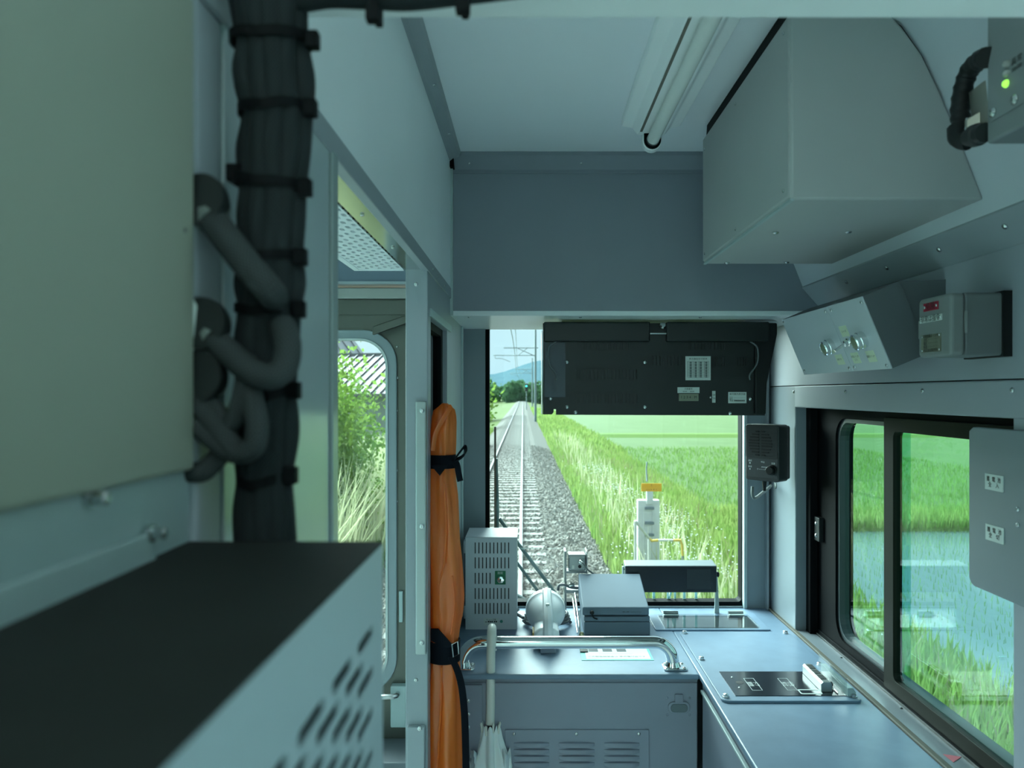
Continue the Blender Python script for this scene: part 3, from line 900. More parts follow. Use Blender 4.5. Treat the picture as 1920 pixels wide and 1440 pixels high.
for px, py in ((1470, 604), (1548, 584), (1559, 582), (1615, 567), (1509, 695), (1593, 690), (1603, 688), (1663, 685)):
    Y, d = face_px(px, py)
    screw(sb, onface(Y, d), -inn, 0.0035)
for px, py in ((1560, 648), (1619, 636)):
    Y, d = face_px(px, py)
    lampb = MB().lathe([(0.0165, 0), (0.0165, 0.010), (0.0155, 0.011), (0.0155, 0.018), (0.0135, 0.020), (0.0125, 0.0185)], onface(Y, d), -inn, 28).build('indicator_ring', CHROME, sb, smooth=True)
    MB().lathe([(0.0122, 0.017), (0.0122, 0.0192), (0.009, 0.0198), (0.002, 0.0200)], onface(Y, d), -inn, 24).build('lens', mat('olive_lens', (0.16, 0.19, 0.13), 0.35), lampb, smooth=True)
Y, d = face_px(1592, 641)
tg = MB().lathe([(0.0085, 0), (0.0085, 0.003), (0.006, 0.004), (0.006, 0.010), (0.004, 0.011)], onface(Y, d), -inn, 8).build('toggle_bush', CHROME, sb, smooth=True)
MB().cyl(onface(Y, d, 0.009), onface(Y, d + 0.006, 0.032), 0.0022, 10, 0.0032).build('toggle_lever', CHROME, tg, smooth=True)
for px, py, s in ((1583, 621, '上 ↔ 切'), (1575, 674, '非常ブザ'), (1605, 671, '非常スイッチ\n| | | |'), (1634, 668, '復帰スイッチ')):
    Y, d = face_px(px, py)
    w = 0.013
    lb = MB().obox(onface(Y - w * 1.25, d - w * 0.85, 0.0008), dn * w * 1.7, (0, w * 2.5, 0), inn * 0.0008).build('label_card', LABELY, sb)
    text(s, 0.0055, INK, lb, onface(Y, d, 0.0011), (0, -1, 0), -dn)

# ---- emergency telephone box
eb = thing('emergency_switch_box', 'small grey box with red plate and emergency lettering on the side wall', 'switch box', (0.70, 1.2, 1.555))
EBG = mat('cast_grey', (0.215, 0.235, 0.235), 0.55, bump=0.1, bscale=700)
EX = 0.648
ez0, ez1 = 1.559, 1.656
MB().prism(rrect(1.147, 1.243, ez0, ez1, 0.008, 4), 'x', EX, EX + 0.022).build('lid', EBG, eb, bevel=0.005, seg=3)
MB().prism(rrect(1.147, 1.243, ez0, ez1, 0.006, 4), 'x', EX + 0.0225, 0.728).build('body', mat('cast_grey_dark', (0.16, 0.18, 0.185), 0.55, bump=0.1, bscale=700), eb, bevel=0.002)
MB().box(0.726, 0.742, 1.143, 1.247, ez0 - 0.002, ez1 + 0.002).build('backing', BLACK, eb)
MB().cyl((EX + 0.023, 1.146, ez0 + 0.034), (EX + 0.023, 1.146, ez0 + 0.068), 0.003, 10).build('hinge', EBG, eb, smooth=True)
MB().box(EX + 0.002, EX + 0.010, 1.243, 1.2475, ez0 + 0.032, ez0 + 0.062).build('clasp', EBG, eb, bevel=0.001)


def eb_px(px, py):
    Y = EX * F / (px - CX)
    return Vector((EX, Y, CZ - (py - CY) / F * Y))


def eb_plate(x0, y0, x1, y1, m, nm):
    a, c = eb_px(x0, y0), eb_px(x1, y1)
    zc0, zc1 = min(a.z, c.z), max(a.z, c.z)
    return MB().box(EX - 0.0015, EX + 0.0005, c.y, a.y, zc0, zc1).build(nm, m, eb), Vector((EX - 0.0019, (a.y + c.y) / 2, (zc0 + zc1) / 2)), a.y - c.y, zc1 - zc0


o, c, wdt, hgt = eb_plate(1733, 585, 1760, 564, REDP, 'red_plate')
text('危険', 0.013, INK, o, c, (0, -1, 0), (0, 0, 1))
for s in (-1, 1):
    screw(eb, c + Vector((0.0004, s * (wdt / 2 - 0.004), 0)), (-1, 0, 0), 0.0025)
o, c, wdt, hgt = eb_plate(1726, 607, 1767, 588, LABELP, 'white_plate')
text('非常は指令', 0.0115, INK, o, c, (0, -1, 0), (0, 0, 1), bold=0.0001)
for s in (-1, 1):
    screw(eb, c + Vector((0.0004, s * (wdt / 2 - 0.004), 0)), (-1, 0, 0), 0.0022)
o, c, wdt, hgt = eb_plate(1729, 662, 1765, 624, BRASSP, 'nameplate')
text('車両防護スイッチ\n形式 ─────\n電圧 ─────\n製造 ─────\n株式会社製作所', 0.0058, INK, o, c, (0, -1, 0), (0, 0, 1))
for s in (-1, 1):
    for t in (-1, 1):
        screw(eb, c + Vector((0.0004, s * (wdt / 2 - 0.003), t * (hgt / 2 - 0.003))), (-1, 0, 0), 0.002)

# ---- cover panel with battery signs over the window's near end
bp = thing('battery_switch_cover', 'grey cover panel with two battery signs beside the side window', 'panel', (0.73, 1.1, 1.2))
BX = 0.728
MB().prism([(0.60, 1.185), (1.222, 1.185), (1.230, 1.188), (1.236, 1.196), (1.236, 1.438), (1.225, 1.445), (0.60, 1.445)], 'x', BX, BX + 0.011).build('cover', mat('cover_grey', (0.21, 0.245, 0.275), 0.45, var=0.03, bump=0.03, bscale=500), bp, bevel=0.0015)


def bp_px(px, py):
    Y = BX * F / (px - CX)
    return Vector((BX, Y, CZ - (py - CY) / F * Y))


for (px, py, s) in ((1865, 905, '蓄  電  池\n全    入'), (1866, 1001, '蓄  電  池\n全    切')):
    c = bp_px(px, py)
    lb = MB().box(BX - 0.0015, BX + 0.0005, c.y - 0.0225, c.y + 0.0225, c.z - 0.0125, c.z + 0.0125).build('sign_plate', LABELP, bp)
    text(s, 0.0088, INK, lb, c - Vector((0.0019, 0, 0)), (0, -1, 0), (0, 0, 1), bold=0.0001)
for py in (955, 984):
    screw(bp, bp_px(1909, py), (-1, 0, 0), 0.0038)

# ---- unit with lamps at the top right and its plug
tu = thing('control_unit', 'grey control unit with three small lamps under the roof cove', 'control unit', (0.56, 0.7, 1.783))
UX = (1850 - CX) / F * 0.85
uz = CZ + (CY - 271) / F * 0.85
MB().prism([(UX, uz), (UX, 2.105), (0.64, 2.105), (0.70, uz + 0.02), (0.70, uz)], 'y', 0.57, 0.85).build('case', mat('unit_grey', (0.21, 0.235, 0.245), 0.5, var=0.03, bump=0.05, bscale=500), tu, bevel=0.003)


def tu_px(px, py):
    Y = UX * F / (px - CX)
    return Vector((UX, Y, CZ - (py - CY) / F * Y))


MB().box(UX - 0.0015, UX, 0.62, 0.842, uz + 0.022, uz + 0.062).build('lower_strip', mat('unit_strip', (0.22, 0.245, 0.255), 0.5), tu)
for py, m, s in ((120, LEDO, '異常'), (138, LEDO, '故障'), (157, LEDG, '正常')):
    c = tu_px(1890, py)
    MB().lathe([(0.0042, 0), (0.0042, 0.003), (0.003, 0.005), (0.001, 0.006)], c, (-1, 0, 0), 14).build('indicator_lamp', m, tu, smooth=True)
    text(s, 0.009, INK, tu, tu_px(1907, py - 8) - Vector((0.0004, 0, 0)), (0, -1, 0), (0, 0, 1))
for px, py in ((1865, 211), (1906, 187)):
    screw(tu, tu_px(px, py) - Vector((0.0015, 0, 0)), (-1, 0, 0), 0.0055)
pg = thing('connector_cable', 'black corrugated cable with metal plug on the lamp control unit', 'cable', (0.52, 0.9, 1.8))
pts = [at(1850, 108, 0.845), at(1838, 112, 0.87), at(1818, 132, 0.90), at(1806, 165, 0.91), at(1800, 205, 0.91), at(1802, 235, 0.905), at(1800, 258, 0.90)]
MB().tube(bez(pts, 40), [0.0105 + (0.0012 if i % 3 == 0 else 0) for i in range(len(bez(pts, 40)))], 12).build('sleeve', BLACK, pg, smooth=True)
MB().tube(bez([at(1797, 240, 0.905), at(1800, 258, 0.90), at(1818, 262, 0.89)], 8), [0.013] * 4 + [0.0125] * (len(bez([(0, 0, 0), (1, 0, 0), (2, 0, 0)], 8)) - 4), 12).build('boot', BLACK, pg, smooth=True)
MB().lathe([(0.010, 0), (0.010, 0.010), (0.013, 0.012), (0.013, 0.022), (0.011, 0.024), (0.011, 0.034)], at(1816, 258, 0.885), at(1848, 248, 0.85) - at(1816, 258, 0.885), 16).build('plug', BLACKM, pg, smooth=True)
MB().obox(at(1812, 224, 0.88), at(1838, 208, 0.87) - at(1812, 224, 0.88), (0, 0.004, 0), (0, 0, -0.018)).build('clip_plate', mat('clip_metal', (0.42, 0.40, 0.34), 0.35, 1.0), pg, bevel=0.001)
MB().obox(at(1822, 170, 0.89), at(1848, 150, 0.86) - at(1822, 170, 0.89), (0, 0.006, 0), at(1830, 245, 0.88) - at(1822, 170, 0.89)).build('bracket', mat('clip_metal', (0.42, 0.40, 0.34), 0.35, 1.0), pg, bevel=0.002)
MB().tube([at(1814, 222, 0.883), at(1812, 245, 0.882), at(1822, 252, 0.88)], 0.002, 6).build('spring_clip', STEEL, pg, smooth=True)

# ---- intercom speaker on the corner post
ic = thing('intercom_speaker', 'black intercom speaker with a volume knob on the corner post', 'intercom', (0.668, 2.10, 1.335), (0, 0, math.radians(-48)))
IW, IH, ID = 0.104, 0.158, 0.050
IBK = mat('intercom_black', (0.026, 0.030, 0.033), 0.5, bump=0.05, bscale=800)
MB().prism(rrect(-IW / 2, IW / 2, -IH / 2, IH / 2, 0.008, 4), 'y', -ID / 2, ID / 2).build('case', IBK, ic, bevel=0.003, local=True)
MB().prism(rrect(-IW / 2 + 0.004, IW / 2 - 0.004, -IH / 2 + 0.004, IH / 2 - 0.004, 0.006, 4), 'y', ID / 2, ID / 2 + 0.018).build('back_shell', BLACK, ic, bevel=0.002, local=True)
b = MB()
n = 18
for i in range(n):
    z = IH / 2 - 0.006 - i * 0.0048
    b.box(-IW / 2 + 0.002, IW / 2 - 0.004, -ID / 2 - 0.0018, -ID / 2 + 0.001, z - 0.0030, z)
b.build('ribbed_grille', IBK, ic, local=True)
gc = 0.026
for i in range(9):
    z = gc + 0.033 - i * 0.0082
    hw = math.sqrt(max(0, 0.036 ** 2 - (z - gc) ** 2))
    for s in (-1, 1):
        if hw > 0.008:
            xa, xb = sorted((s * 0.004, s * hw))
            MB().box(xa - 0.004, xb - 0.004, -ID / 2 - 0.0024, -ID / 2 - 0.0005, z - 0.0022, z + 0.0022).build('grille_slot', BLACK, ic, local=True)
MB().box(-IW / 2 + 0.008, IW / 2 - 0.003, -ID / 2 - 0.0016, -ID / 2, -IH / 2 + 0.010, -0.017).build('lower_plate', mat('intercom_plate', (0.040, 0.046, 0.050), 0.45), ic, local=True)
MB().lathe([(0.014, 0), (0.014, 0.005), (0.0125, 0.006), (0.012, 0.016), (0.010, 0.018)], (0.033, -ID / 2 - 0.001, -0.046), (0, -1, 0), 24).build('volume_knob', BLACK, ic, smooth=True, local=True)
WINK = mat('white_ink', (0.6, 0.65, 0.65), 0.5)
for s, x, z, h in (('通話', -0.036, -0.024, 0.006), ('●', -0.036, -0.031, 0.006), ('電源', -0.036, -0.041, 0.006), ('●', -0.036, -0.048, 0.005), ('呼出', 0.004, -0.026, 0.006), ('音量', 0.036, -0.028, 0.006), ('◢▬▬▬', 0.008, -0.039, 0.005), ('小 ▪ ▪ ▪ 大', 0.0, -0.046, 0.006)):
    text(s, h, WINK, ic, (x, -ID / 2 - 0.002, z), (1, 0, 0), (0, 0, 1), local=True)
MB().cyl((-0.01, 0.005, -IH / 2 - 0.030), (-0.006, 0.0, -IH / 2 + 0.001), 0.0045, 10, 0.007).build('cable_boot', BLACK, ic, local=True, smooth=True)
cc = thing('intercom_cable', 'short grey cable from the intercom into the corner post', 'cable', tuple(at(1412, 930, 2.1)))
MB().tube(bez([at(1411, 912, 2.10), at(1411, 928, 2.10), at(1416, 934, 2.11), at(1430, 924, 2.16), at(1446, 911, 2.225)], 20), 0.0045, 10).build('cord', mat('cable_grey', (0.14, 0.16, 0.16), 0.45), cc, smooth=True)
MB().lathe([(0.010, 0), (0.010, 0.003), (0.007, 0.004)], (XR, 2.24, at(0, 910, 2.24).z), (-1, 0, 0), 14).build('grommet', ALU, cc, smooth=True)

# ================================================================== console desk
dk = thing('console_desk', 'grey console desk with louvred front under the windscreen', 'desk', (0.1, 1.9, 0))
MB().box(XL + 0.002, 0.40, 1.753, YW - 0.002, ZD - 0.012, ZD).build('worktop', DESK, dk, bevel=0.003)
FY = 1.775
MB().box(XL + 0.002, 0.40, FY, FY + 0.02, 0.0, ZD - 0.012).build('front_panel', DESKF, dk)
MB().box(at(868, 0, FY).x, at(1307, 0, FY).x, FY - 0.004, FY, 0.30, at(0, 1279, FY).z).build('door', DESKF, dk, bevel=0.002)
px0, px1 = at(947, 0, FY).x, at(1216, 0, FY).x
lp = MB().box(px0, px1, FY - 0.0075, FY - 0.004, 0.36, at(0, 1366, FY).z).build('vent_plate', DESKF, dk, bevel=0.0012)
LW = 66 * FY / F
b = MB()
k = 8
prof = [(0.0, 0.006), (-0.006, 0.0045), (-0.0085, 0.0), (-0.008, -0.005), (0.0, -0.0052)]
vv, ff = [], []
for i in range(k + 1):
    t = i / k
    x = (t - 0.5) * LW
    s = min(1.0, 4.5 * min(t, 1 - t) + 0.12)
    for (yy, zz) in prof:
        vv.append((x, yy * s, zz * (0.6 + 0.4 * s)))
m_ = len(prof)
for i in range(k):
    for j in range(m_ - 1):
        ff.append((i * m_ + j, i * m_ + j + 1, (i + 1) * m_ + j + 1, (i + 1) * m_ + j))
b.add(vv, ff)
src = b.build('louvre', DESKF, None, smooth=True)
first = True
for cx_ in (996.5, 1081, 1165):
    for r in range(7):
        o = src if first else src.copy()
        if not first:
            COL.objects.link(o)
        first = False
        o.parent = lp
        o.location = Vector((at(cx_, 0, FY).x, FY - 0.0076, at(0, 1393 + 12.2 * r, FY).z)) - base_of(lp)
for px in (964, 1081, 1198):
    screw(dk, at(px, 1376, FY - 0.0075), (0, -1, 0), 0.004)
# recessed pull latch
lc = at(1272, 1320, FY)
lt = MB().prism(rrect(lc.x - 0.026, lc.x + 0.026, lc.z - 0.020, lc.z + 0.008, 0.012, 5), 'y', FY - 0.009, FY - 0.004).build('latch', DESKF, dk, bevel=0.0015)
MB().prism(rrect(lc.x - 0.010, lc.x + 0.010, lc.z + 0.006, lc.z + 0.026, 0.002, 2), 'y', FY - 0.0085, FY - 0.004).build('latch_tab', DESKF, lt, bevel=0.001)
MB().prism(rrect(lc.x - 0.020, lc.x + 0.020, lc.z - 0.016, lc.z + 0.004, 0.009, 5), 'y', FY - 0.0105, FY - 0.0085).build('latch_pull', mat('latch_dark', (0.12, 0.15, 0.17), 0.4), lt, bevel=0.0008)
for sx_, sz_ in ((-0.027, 0.016), (0.026, 0.016), (-0.027, -0.024), (0.026, -0.024)):
    screw(dk, lc + Vector((sx_, -0.004, sz_)), (0, -1, 0), 0.0028, m=DESKF)
sd = MB().box(XL + 0.003, at(905, 0, FY).x, FY - 0.012, FY - 0.004, 0.30, at(0, 1281, FY).z).build('corner_plate', DESKF, dk, bevel=0.002)
for py in (1314, 1339, 1363):
    screw(dk, at(878, py, FY - 0.012), (0, -1, 0), 0.0048)

# ---- side counter under the window
ct_ = thing('side_counter', 'grey counter along the side window', 'counter', (0.57, 1.3, 0))
MB().box(0.40, XR - 0.008, 0.56, YW - 0.002, ZD - 0.012, ZD).build('worktop', DESK, ct_, bevel=0.003)
MB().box(0.408, 0.43, 0.56, 1.755, 0.0, ZD - 0.012).build('side_panel', DESKF, ct_)
MB().box(0.404, 0.408, 0.70, 1.735, 0.10, ZD - 0.035).build('side_door', DESKF, ct_, bevel=0.0015)
MB().box(0.398, 0.406, 0.60, 1.735, ZD - 0.034, ZD - 0.028).build('edge_rail', LGREY, ct_, bevel=0.001)
MB().box(0.394, 0.405, 1.36, 1.43, 0.60, 0.64).build('pull_handle', ALU, ct_, bevel=0.003)
# raised equipment plate
ep = thing('equipment_plate', 'raised grey plate with bolts and black control panel on the counter', 'plate', (0.563, 1.82, ZD))
MB().prism(rrect(0.413, 0.713, 1.592, 2.055, 0.014, 4), 'z', ZD, ZD + 0.005).build('base_plate', DESK, ep, bevel=0.001)
for x, y in ((0.425, 2.04), (0.700, 2.04), (0.425, 1.84), (0.425, 1.612), (0.700, 1.612), (0.700, 1.80)):
    bo = MB().lathe([(0.0075, 0), (0.0075, 0.002), (0.006, 0.0022), (0.006, 0.006), (0.004, 0.0075), (0.001, 0.0078)], (x, y, ZD + 0.005), (0, 0, 1), 6).build('bolt', STEEL, ep, smooth=False)
PB = mat('black_gloss_panel', (0.018, 0.022, 0.03), 0.16, var=0.15, vscale=30, bump=0.04, bscale=60)
cp = MB().box(0.447, 0.690, 1.617, 1.757, ZD + 0.0045, ZD + 0.0062).build('control_panel', PB, ep)
MB().cyl((0.4765, 1.690, ZD + 0.0062), (0.4765, 1.690, ZD + 0.0066), 0.009, 18).build('key_hole', BLACK, cp)
for y in (1.66, 1.72):
    screw(ep, (0.468, y, ZD + 0.0062), (0, 0, 1), 0.0025)
for (x0, x1, s) in ((0.492, 0.515, 'ドア\n開閉'), (0.570, 0.592, '行先\n設定')):
    b = MB()
    b.ring(rrect(x0, x1, 1.645, 1.715, 0.001, 2), rrect(x0 + 0.0008, x1 - 0.0008, 1.6458, 1.7142, 0.001, 2), 'z', ZD + 0.0062, ZD + 0.0065)
    b.build('print_frame', WINK, cp)
    text(s, 0.014, WINK, cp, ((x0 + x1) / 2, 1.68, ZD + 0.0066), (0, -1, 0), (1, 0, 0), sx=0.9)
MB().ring(rrect(0.592, 0.640, 1.624, 1.650, 0.004, 3), rrect(0.595, 0.637, 1.628, 1.646, 0.003, 3), 'z', ZD + 0.0062, ZD + 0.0066).build('print_box', WINK, cp)
tb = thing('terminal_block', 'silver terminal block on the black control panel', 'terminal block', (0.652, 1.68, ZD + 0.006))
MB().prism([(0.640, ZD + 0.0063), (0.664, ZD + 0.0063), (0.664, ZD + 0.024), (0.660, ZD + 0.028), (0.644, ZD + 0.028), (0.640, ZD + 0.024)], 'y', 1.635, 1.748).build('block', ALU, tb, bevel=0.001)
for k_ in range(3):
    MB().box(0.645, 0.659, 1.652 + k_ * 0.032, 1.676 + k_ * 0.032, ZD + 0.028, ZD + 0.0288).build('marker', INK, tb)
MB().lathe([(0.006, 0), (0.006, 0.006), (0.003, 0.008)], (0.667, 1.660, ZD + 0.014), (1, 0, 0), 10).build('knob', BLACK, tb, smooth=True)
ag = thing('acrylic_guard', 'clear acrylic guard with a pale rail beside the control panel', 'guard', (0.69, 1.68, ZD + 0.005))
MB().prism([(0.688, ZD + 0.0052), (0.706, ZD + 0.0052), (0.706, ZD + 0.015), (0.700, ZD + 0.024), (0.688, ZD + 0.024)], 'y', 1.612, 1.760).build('end_rail', LGREY, ag, bevel=0.001)
MB().box(0.6845, 0.6875, 1.614, 1.765, ZD + 0.0063, ZD + 0.046).build('shield', ACRYL, ag)
MB().cyl((0.672, 1.625, ZD + 0.008), (0.672, 1.74, ZD + 0.012), 0.0015, 8).build('rod', STEEL, ag, smooth=True)

# clear hinged cover over the meters
mc = thing('hinged_cover', 'clear hinged cover over a dark recess at the back of the desk', 'cover', (0.51, 2.15, ZD))
MB().ring(rrect(0.352, 0.672, 2.075, 2.235, 0.004, 3), rrect(0.382, 0.644, 2.088, 2.205, 0.003, 3), 'z', ZD, ZD + 0.004).build('frame', DESK, mc, bevel=0.001)
MB().box(0.382, 0.644, 2.088, 2.205, ZD + 0.0002, ZD + 0.0008).build('dark_recess', mat('recess_dark', (0.045, 0.05, 0.05), 0.4, var=0.2, vscale=40), mc)
MB().box(0.380, 0.646, 2.086, 2.207, ZD + 0.0045, ZD + 0.0075).build('clear_lid', ACRYL, mc)
for x in (0.418, 0.610):
    hg = MB().box(x - 0.022, x + 0.022, 2.19, 2.215, ZD + 0.0076, ZD + 0.011).build('hinge', LGREY, mc, bevel=0.001)
    MB().cyl((x - 0.022, 2.207, ZD + 0.013), (x + 0.022, 2.207, ZD + 0.013), 0.005, 10).build('hinge_pin', ALU, hg, smooth=True)

# ---- grab bar
gb_ = thing('grab_bar', 'polished chrome grab bar along the front of the desk', 'grab bar', (0.1, 1.805, ZD))
GYY = 1.800
bx0, bx1, zb = -0.158, 0.346, 0.9005
path = [(bx0 - 0.002, GYY, ZD + 0.004), (bx0 - 0.001, GYY, ZD + 0.020)]
for k_ in range(1, 9):
    an = math.radians(180 - 90 * k_ / 8)
    path.append((bx0 + 0.045 + 0.045 * math.cos(an), GYY, zb - 0.045 + 0.045 * math.sin(an)))
for k_ in range(0, 9):
    an = math.radians(90 - 90 * k_ / 8)
    path.append((bx1 - 0.045 + 0.045 * math.cos(an), GYY, zb - 0.045 + 0.045 * math.sin(an)))
path += [(bx1, GYY, ZD + 0.018), (bx1, GYY, ZD + 0.004)]
MB().tube(path, 0.0150, 20).build('bar', CHROME, gb_, smooth=True)
for x in (bx0, bx1 + 0.004):
    fb = MB().prism(rrect(x - 0.028, x + 0.028, GYY - 0.026, GYY + 0.018, 0.008, 4), 'z', ZD, ZD + 0.005).build('base_flange', CHROME, gb_, bevel=0.0015)
    MB().lathe([(0.020, 0), (0.017, 0.006), (0.0155, 0.010)], (x - (0.004 if x > 0 else 0), GYY, ZD + 0.005), (0, 0, 1), 20).build('weld_collar', CHROME, fb, smooth=True)
    for sx_, sy_ in ((-0.02, -0.018), (0.02, -0.018), (-0.02, 0.011), (0.02, 0.011)):
        screw(gb_, (x + sx_, GYY + sy_, ZD + 0.005), (0, 0, 1), 0.004)

# ---- louvred metal box
vb = thing('ventilated_box', 'grey slotted metal box with a green key lock on the desk', 'box', (-0.105, 2.16, ZD))
VX0, VX1, VY0, VY1, VZ1 = -0.178, -0.0335, 2.09, 2.238, 1.098
VBG = mat('vent_box_grey', (0.60, 0.64, 0.68), 0.45, var=0.02)
MB().box(VX0 + 0.002, VX1 - 0.002, VY0 + 0.003, VY1, ZD, VZ1 - 0.004).build('body', mat('box_inside_shade', (0.03, 0.035, 0.035), 0.6), vb)  # dark colour stands in for the shade inside, seen through the slots
MB().box(VX1 - 0.0025, VX1 - 0.001, VY0 + 0.002, VY1, ZD, VZ1 - 0.002).build('side_panel', VBG, vb)
MB().box(VX0 + 0.001, VX0 + 0.0025, VY0 + 0.002, VY1, ZD, VZ1 - 0.002).build('side_panel', VBG, vb)
MB().box(VX0 - 0.001, VX1 + 0.001, VY0 - 0.002, VY1, VZ1 - 0.003, VZ1).build('top_panel', VBG, vb, bevel=0.001)
b = MB()
sp_ = (VX1 - VX0)
u0, uw = 0.022, 0.0104
zr = [at(0, py, VY0).z for py in (1027.5, 1055.5, 1084.5, 1113, 1141)]
hh = 0.0405
front_o = Vector((VX0, VY0 - 0.0004, 0))
hole = slot_loop(uw / 2, hh / 2, 0.0030, 0.0318, 2)
for r, z in enumerate(zr):
    cells = [(u0 + i * uw, z - hh / 2) for i in range(10) if not (r == 2 and i >= 5)]
    perf(b, front_o, (1, 0, 0), (0, 0, 1), cells, uw, hh, hole, (0, 0.0025, 0))
    if r == 2:
        b.box(VX0 + u0 + 5 * uw, VX0 + u0 + 10 * uw, VY0 - 0.0004, VY0 + 0.002, z - hh / 2, z + hh / 2)
zt_, zb_ = zr[0] + hh / 2, zr[-1] - hh / 2
b.box(VX0, VX0 + u0, VY0 - 0.0004, VY0 + 0.002, ZD, VZ1)
b.box(VX0 + u0 + 10 * uw, VX1, VY0 - 0.0004, VY0 + 0.002, ZD, VZ1)
b.box(VX0 + u0, VX0 + u0 + 10 * uw, VY0 - 0.0004, VY0 + 0.002, zt_, VZ1)
b.box(VX0 + u0, VX0 + u0 + 10 * uw, VY0 - 0.0004, VY0 + 0.002, ZD, zb_)
for i in range(4):
    za, zc_ = zr[i + 1] + hh / 2, zr[i] - hh / 2
    if zc_ > za:
        b.box(VX0 + u0, VX0 + u0 + 10 * uw, VY0 - 0.0004, VY0 + 0.002, za, zc_)
b.build('slotted_front', VBG, vb)
for pz in (at(0, 1027, VY0).z, at(0, 1150, VY0).z):
    MB().box(VX0 - 0.006, VX0 + 0.001, VY0 + 0.01, VY0 + 0.03, pz - 0.018, pz + 0.018).build('hinge', VBG, vb, bevel=0.001)
kc = at(938, 1083, VY0)
MB().box(kc.x - 0.015, kc.x + 0.015, VY0 - 0.0022, VY0 - 0.0004, kc.z - 0.019, kc.z + 0.019).build('lock_plate', GREENP, vb, bevel=0.001)
lk = MB().lathe([(0.0098, 0), (0.0098, 0.004), (0.008, 0.006), (0.006, 0.0062)], (kc.x + 0.001, VY0 - 0.002, kc.z - 0.005), (0, -1, 0), 20).build('key_lock', CHROME, vb, smooth=True)
MB().box(kc.x - 0.0005, kc.x + 0.0025, VY0 - 0.0088, VY0 - 0.0078, kc.z - 0.009, kc.z - 0.001).build('key_slot', INK, lk)
text('施錠', 0.008, LABELP, vb, (kc.x, VY0 - 0.0026, kc.z + 0.013), (1, 0, 0), (0, 0, 1))
lb0, lb1 = at(907, 1172, VY0), at(935, 1159, VY0)
lb = MB().box(lb0.x, lb1.x, VY0 - 0.0014, VY0 - 0.0003, lb0.z, lb1.z).build('maker_plate', LABELP, vb)
text('ヒューズ箱\n▬ ■■■-■■\n———', 0.0055, INK, lb, ((lb0.x + lb1.x) / 2, VY0 - 0.0018, (lb0.z + lb1.z) / 2), (1, 0, 0), (0, 0, 1))
MB().cyl((at(940, 0, VY0).x, VY0 - 0.0012, at(0, 1165, VY0).z), (at(940, 0, VY0).x, VY0 - 0.0003, at(0, 1165, VY0).z), 0.0042, 14).build('check_sticker', mat('teal_sticker', (0.06, 0.28, 0.25), 0.5), vb)
# ---- hand lantern
hl = thing('hand_lantern', 'big white plastic hand lantern lying on the desk', 'lantern', (0.045, 1.96, ZD))
hc = at(1023, 1146, 2.06)
hx = hc.x
hz = ZD + 0.057
MB().lathe([(0.001, -0.075), (0.018, -0.072), (0.030, -0.060), (0.040, -0.040), (0.049, -0.015), (0.0535, 0.005), (0.0548, 0.006), (0.0555, 0.016), (0.0555, 0.030), (0.052, 0.032)], (hx, 2.06, hz), (0, 1, 0), 36).build('reflector_housing', WPLAST, hl, smooth=True)
bb = MB()
pr = [(-0.030, ZD + 0.001), (0.030, ZD + 0.001), (0.035, ZD + 0.020), (0.031, ZD + 0.044), (0.018, ZD + 0.056), (-0.018, ZD + 0.056), (-0.031, ZD + 0.044), (-0.035, ZD + 0.020)]
bb.prism([(hx + x, z) for x, z in pr], 'y', 1.925, 2.05)
bb.build('battery_case', WPLAST, hl, bevel=0.008, seg=3, smooth=True)
hp = bez([(hx + 0.003, 2.062, hz + 0.053), (hx + 0.003, 2.040, hz + 0.060), (hx + 0.003, 2.000, hz + 0.052), (hx + 0.003, 1.955, hz + 0.034), (hx + 0.003, 1.925, hz + 0.010), (hx + 0.003, 1.917, hz - 0.020)], 24)
MB().tube(hp, 0.0128, 8).build('handle', WPLAST, hl, smooth=True)
MB().box(hx - 0.009, hx + 0.015, 2.052, 2.070, hz + 0.052, hz + 0.064).build('handle_latch', WPLAST, hl, bevel=0.002)
MB().box(hx - 0.002, hx + 0.008, 1.955, 1.970, hz + 0.046, hz + 0.052).build('switch', LABELP, hl, bevel=0.002)
MB().prism([(1.935, ZD + 0.012), (1.985, ZD + 0.012), (1.985, ZD + 0.040), (1.955, ZD + 0.048), (1.935, ZD + 0.040)], 'x', hx - 0.0365, hx - 0.034).build('caution_sticker', mat('yellow_sticker', (0.75, 0.52, 0.05), 0.5, color2=(0.35, 0.2, 0.06), vscale=60), hl)
# lantern bracket with coiled cord behind
co = thing('coiled_cord', 'dark grey cord coiled behind the white lantern', 'cord', (0.045, 2.14, ZD))
pts = []
for k_ in range(64):
    an = k_ / 16 * 2 * math.pi
    pts.append((hx + 0.005 + (0.068 - 0.0006 * k_ / 3) * math.cos(an), 2.135 + 0.045 * math.sin(an), ZD + 0.006 + 0.00055 * k_))
MB().tube(pts, 0.0045, 8).build('coil', mat('cord_grey', (0.10, 0.115, 0.125), 0.45), co, smooth=True)
MB().tube(bez([(hx - 0.062, 2.13, ZD + 0.02), (hx - 0.085, 2.16, ZD + 0.026), (VX1 + 0.002, 2.18, ZD + 0.03)], 10), 0.0045, 8).build('cord_end', mat('cord_grey', (0.10, 0.115, 0.125), 0.45), co, smooth=True)
# wall switch on the desk beneath the bar
ds = thing('desk_socket', 'small grey raised socket cover on the desk below the grab bar', 'socket cover', tuple(at(1028, 1225, 1.9)))
a_ = 1.9
MB().box(at(1013, 0, 1.90).x, at(1043, 0, 1.90).x, 1.895, 1.94, ZD, ZD + 0.020).build('cover', DESKF, ds, bevel=0.002)
MB().box(at(1072, 0, 1.99).x, at(1080, 0, 1.99).x, 1.985, 2.02, ZD, ZD + 0.004).build('plate', LABELP, ds, bevel=0.001)

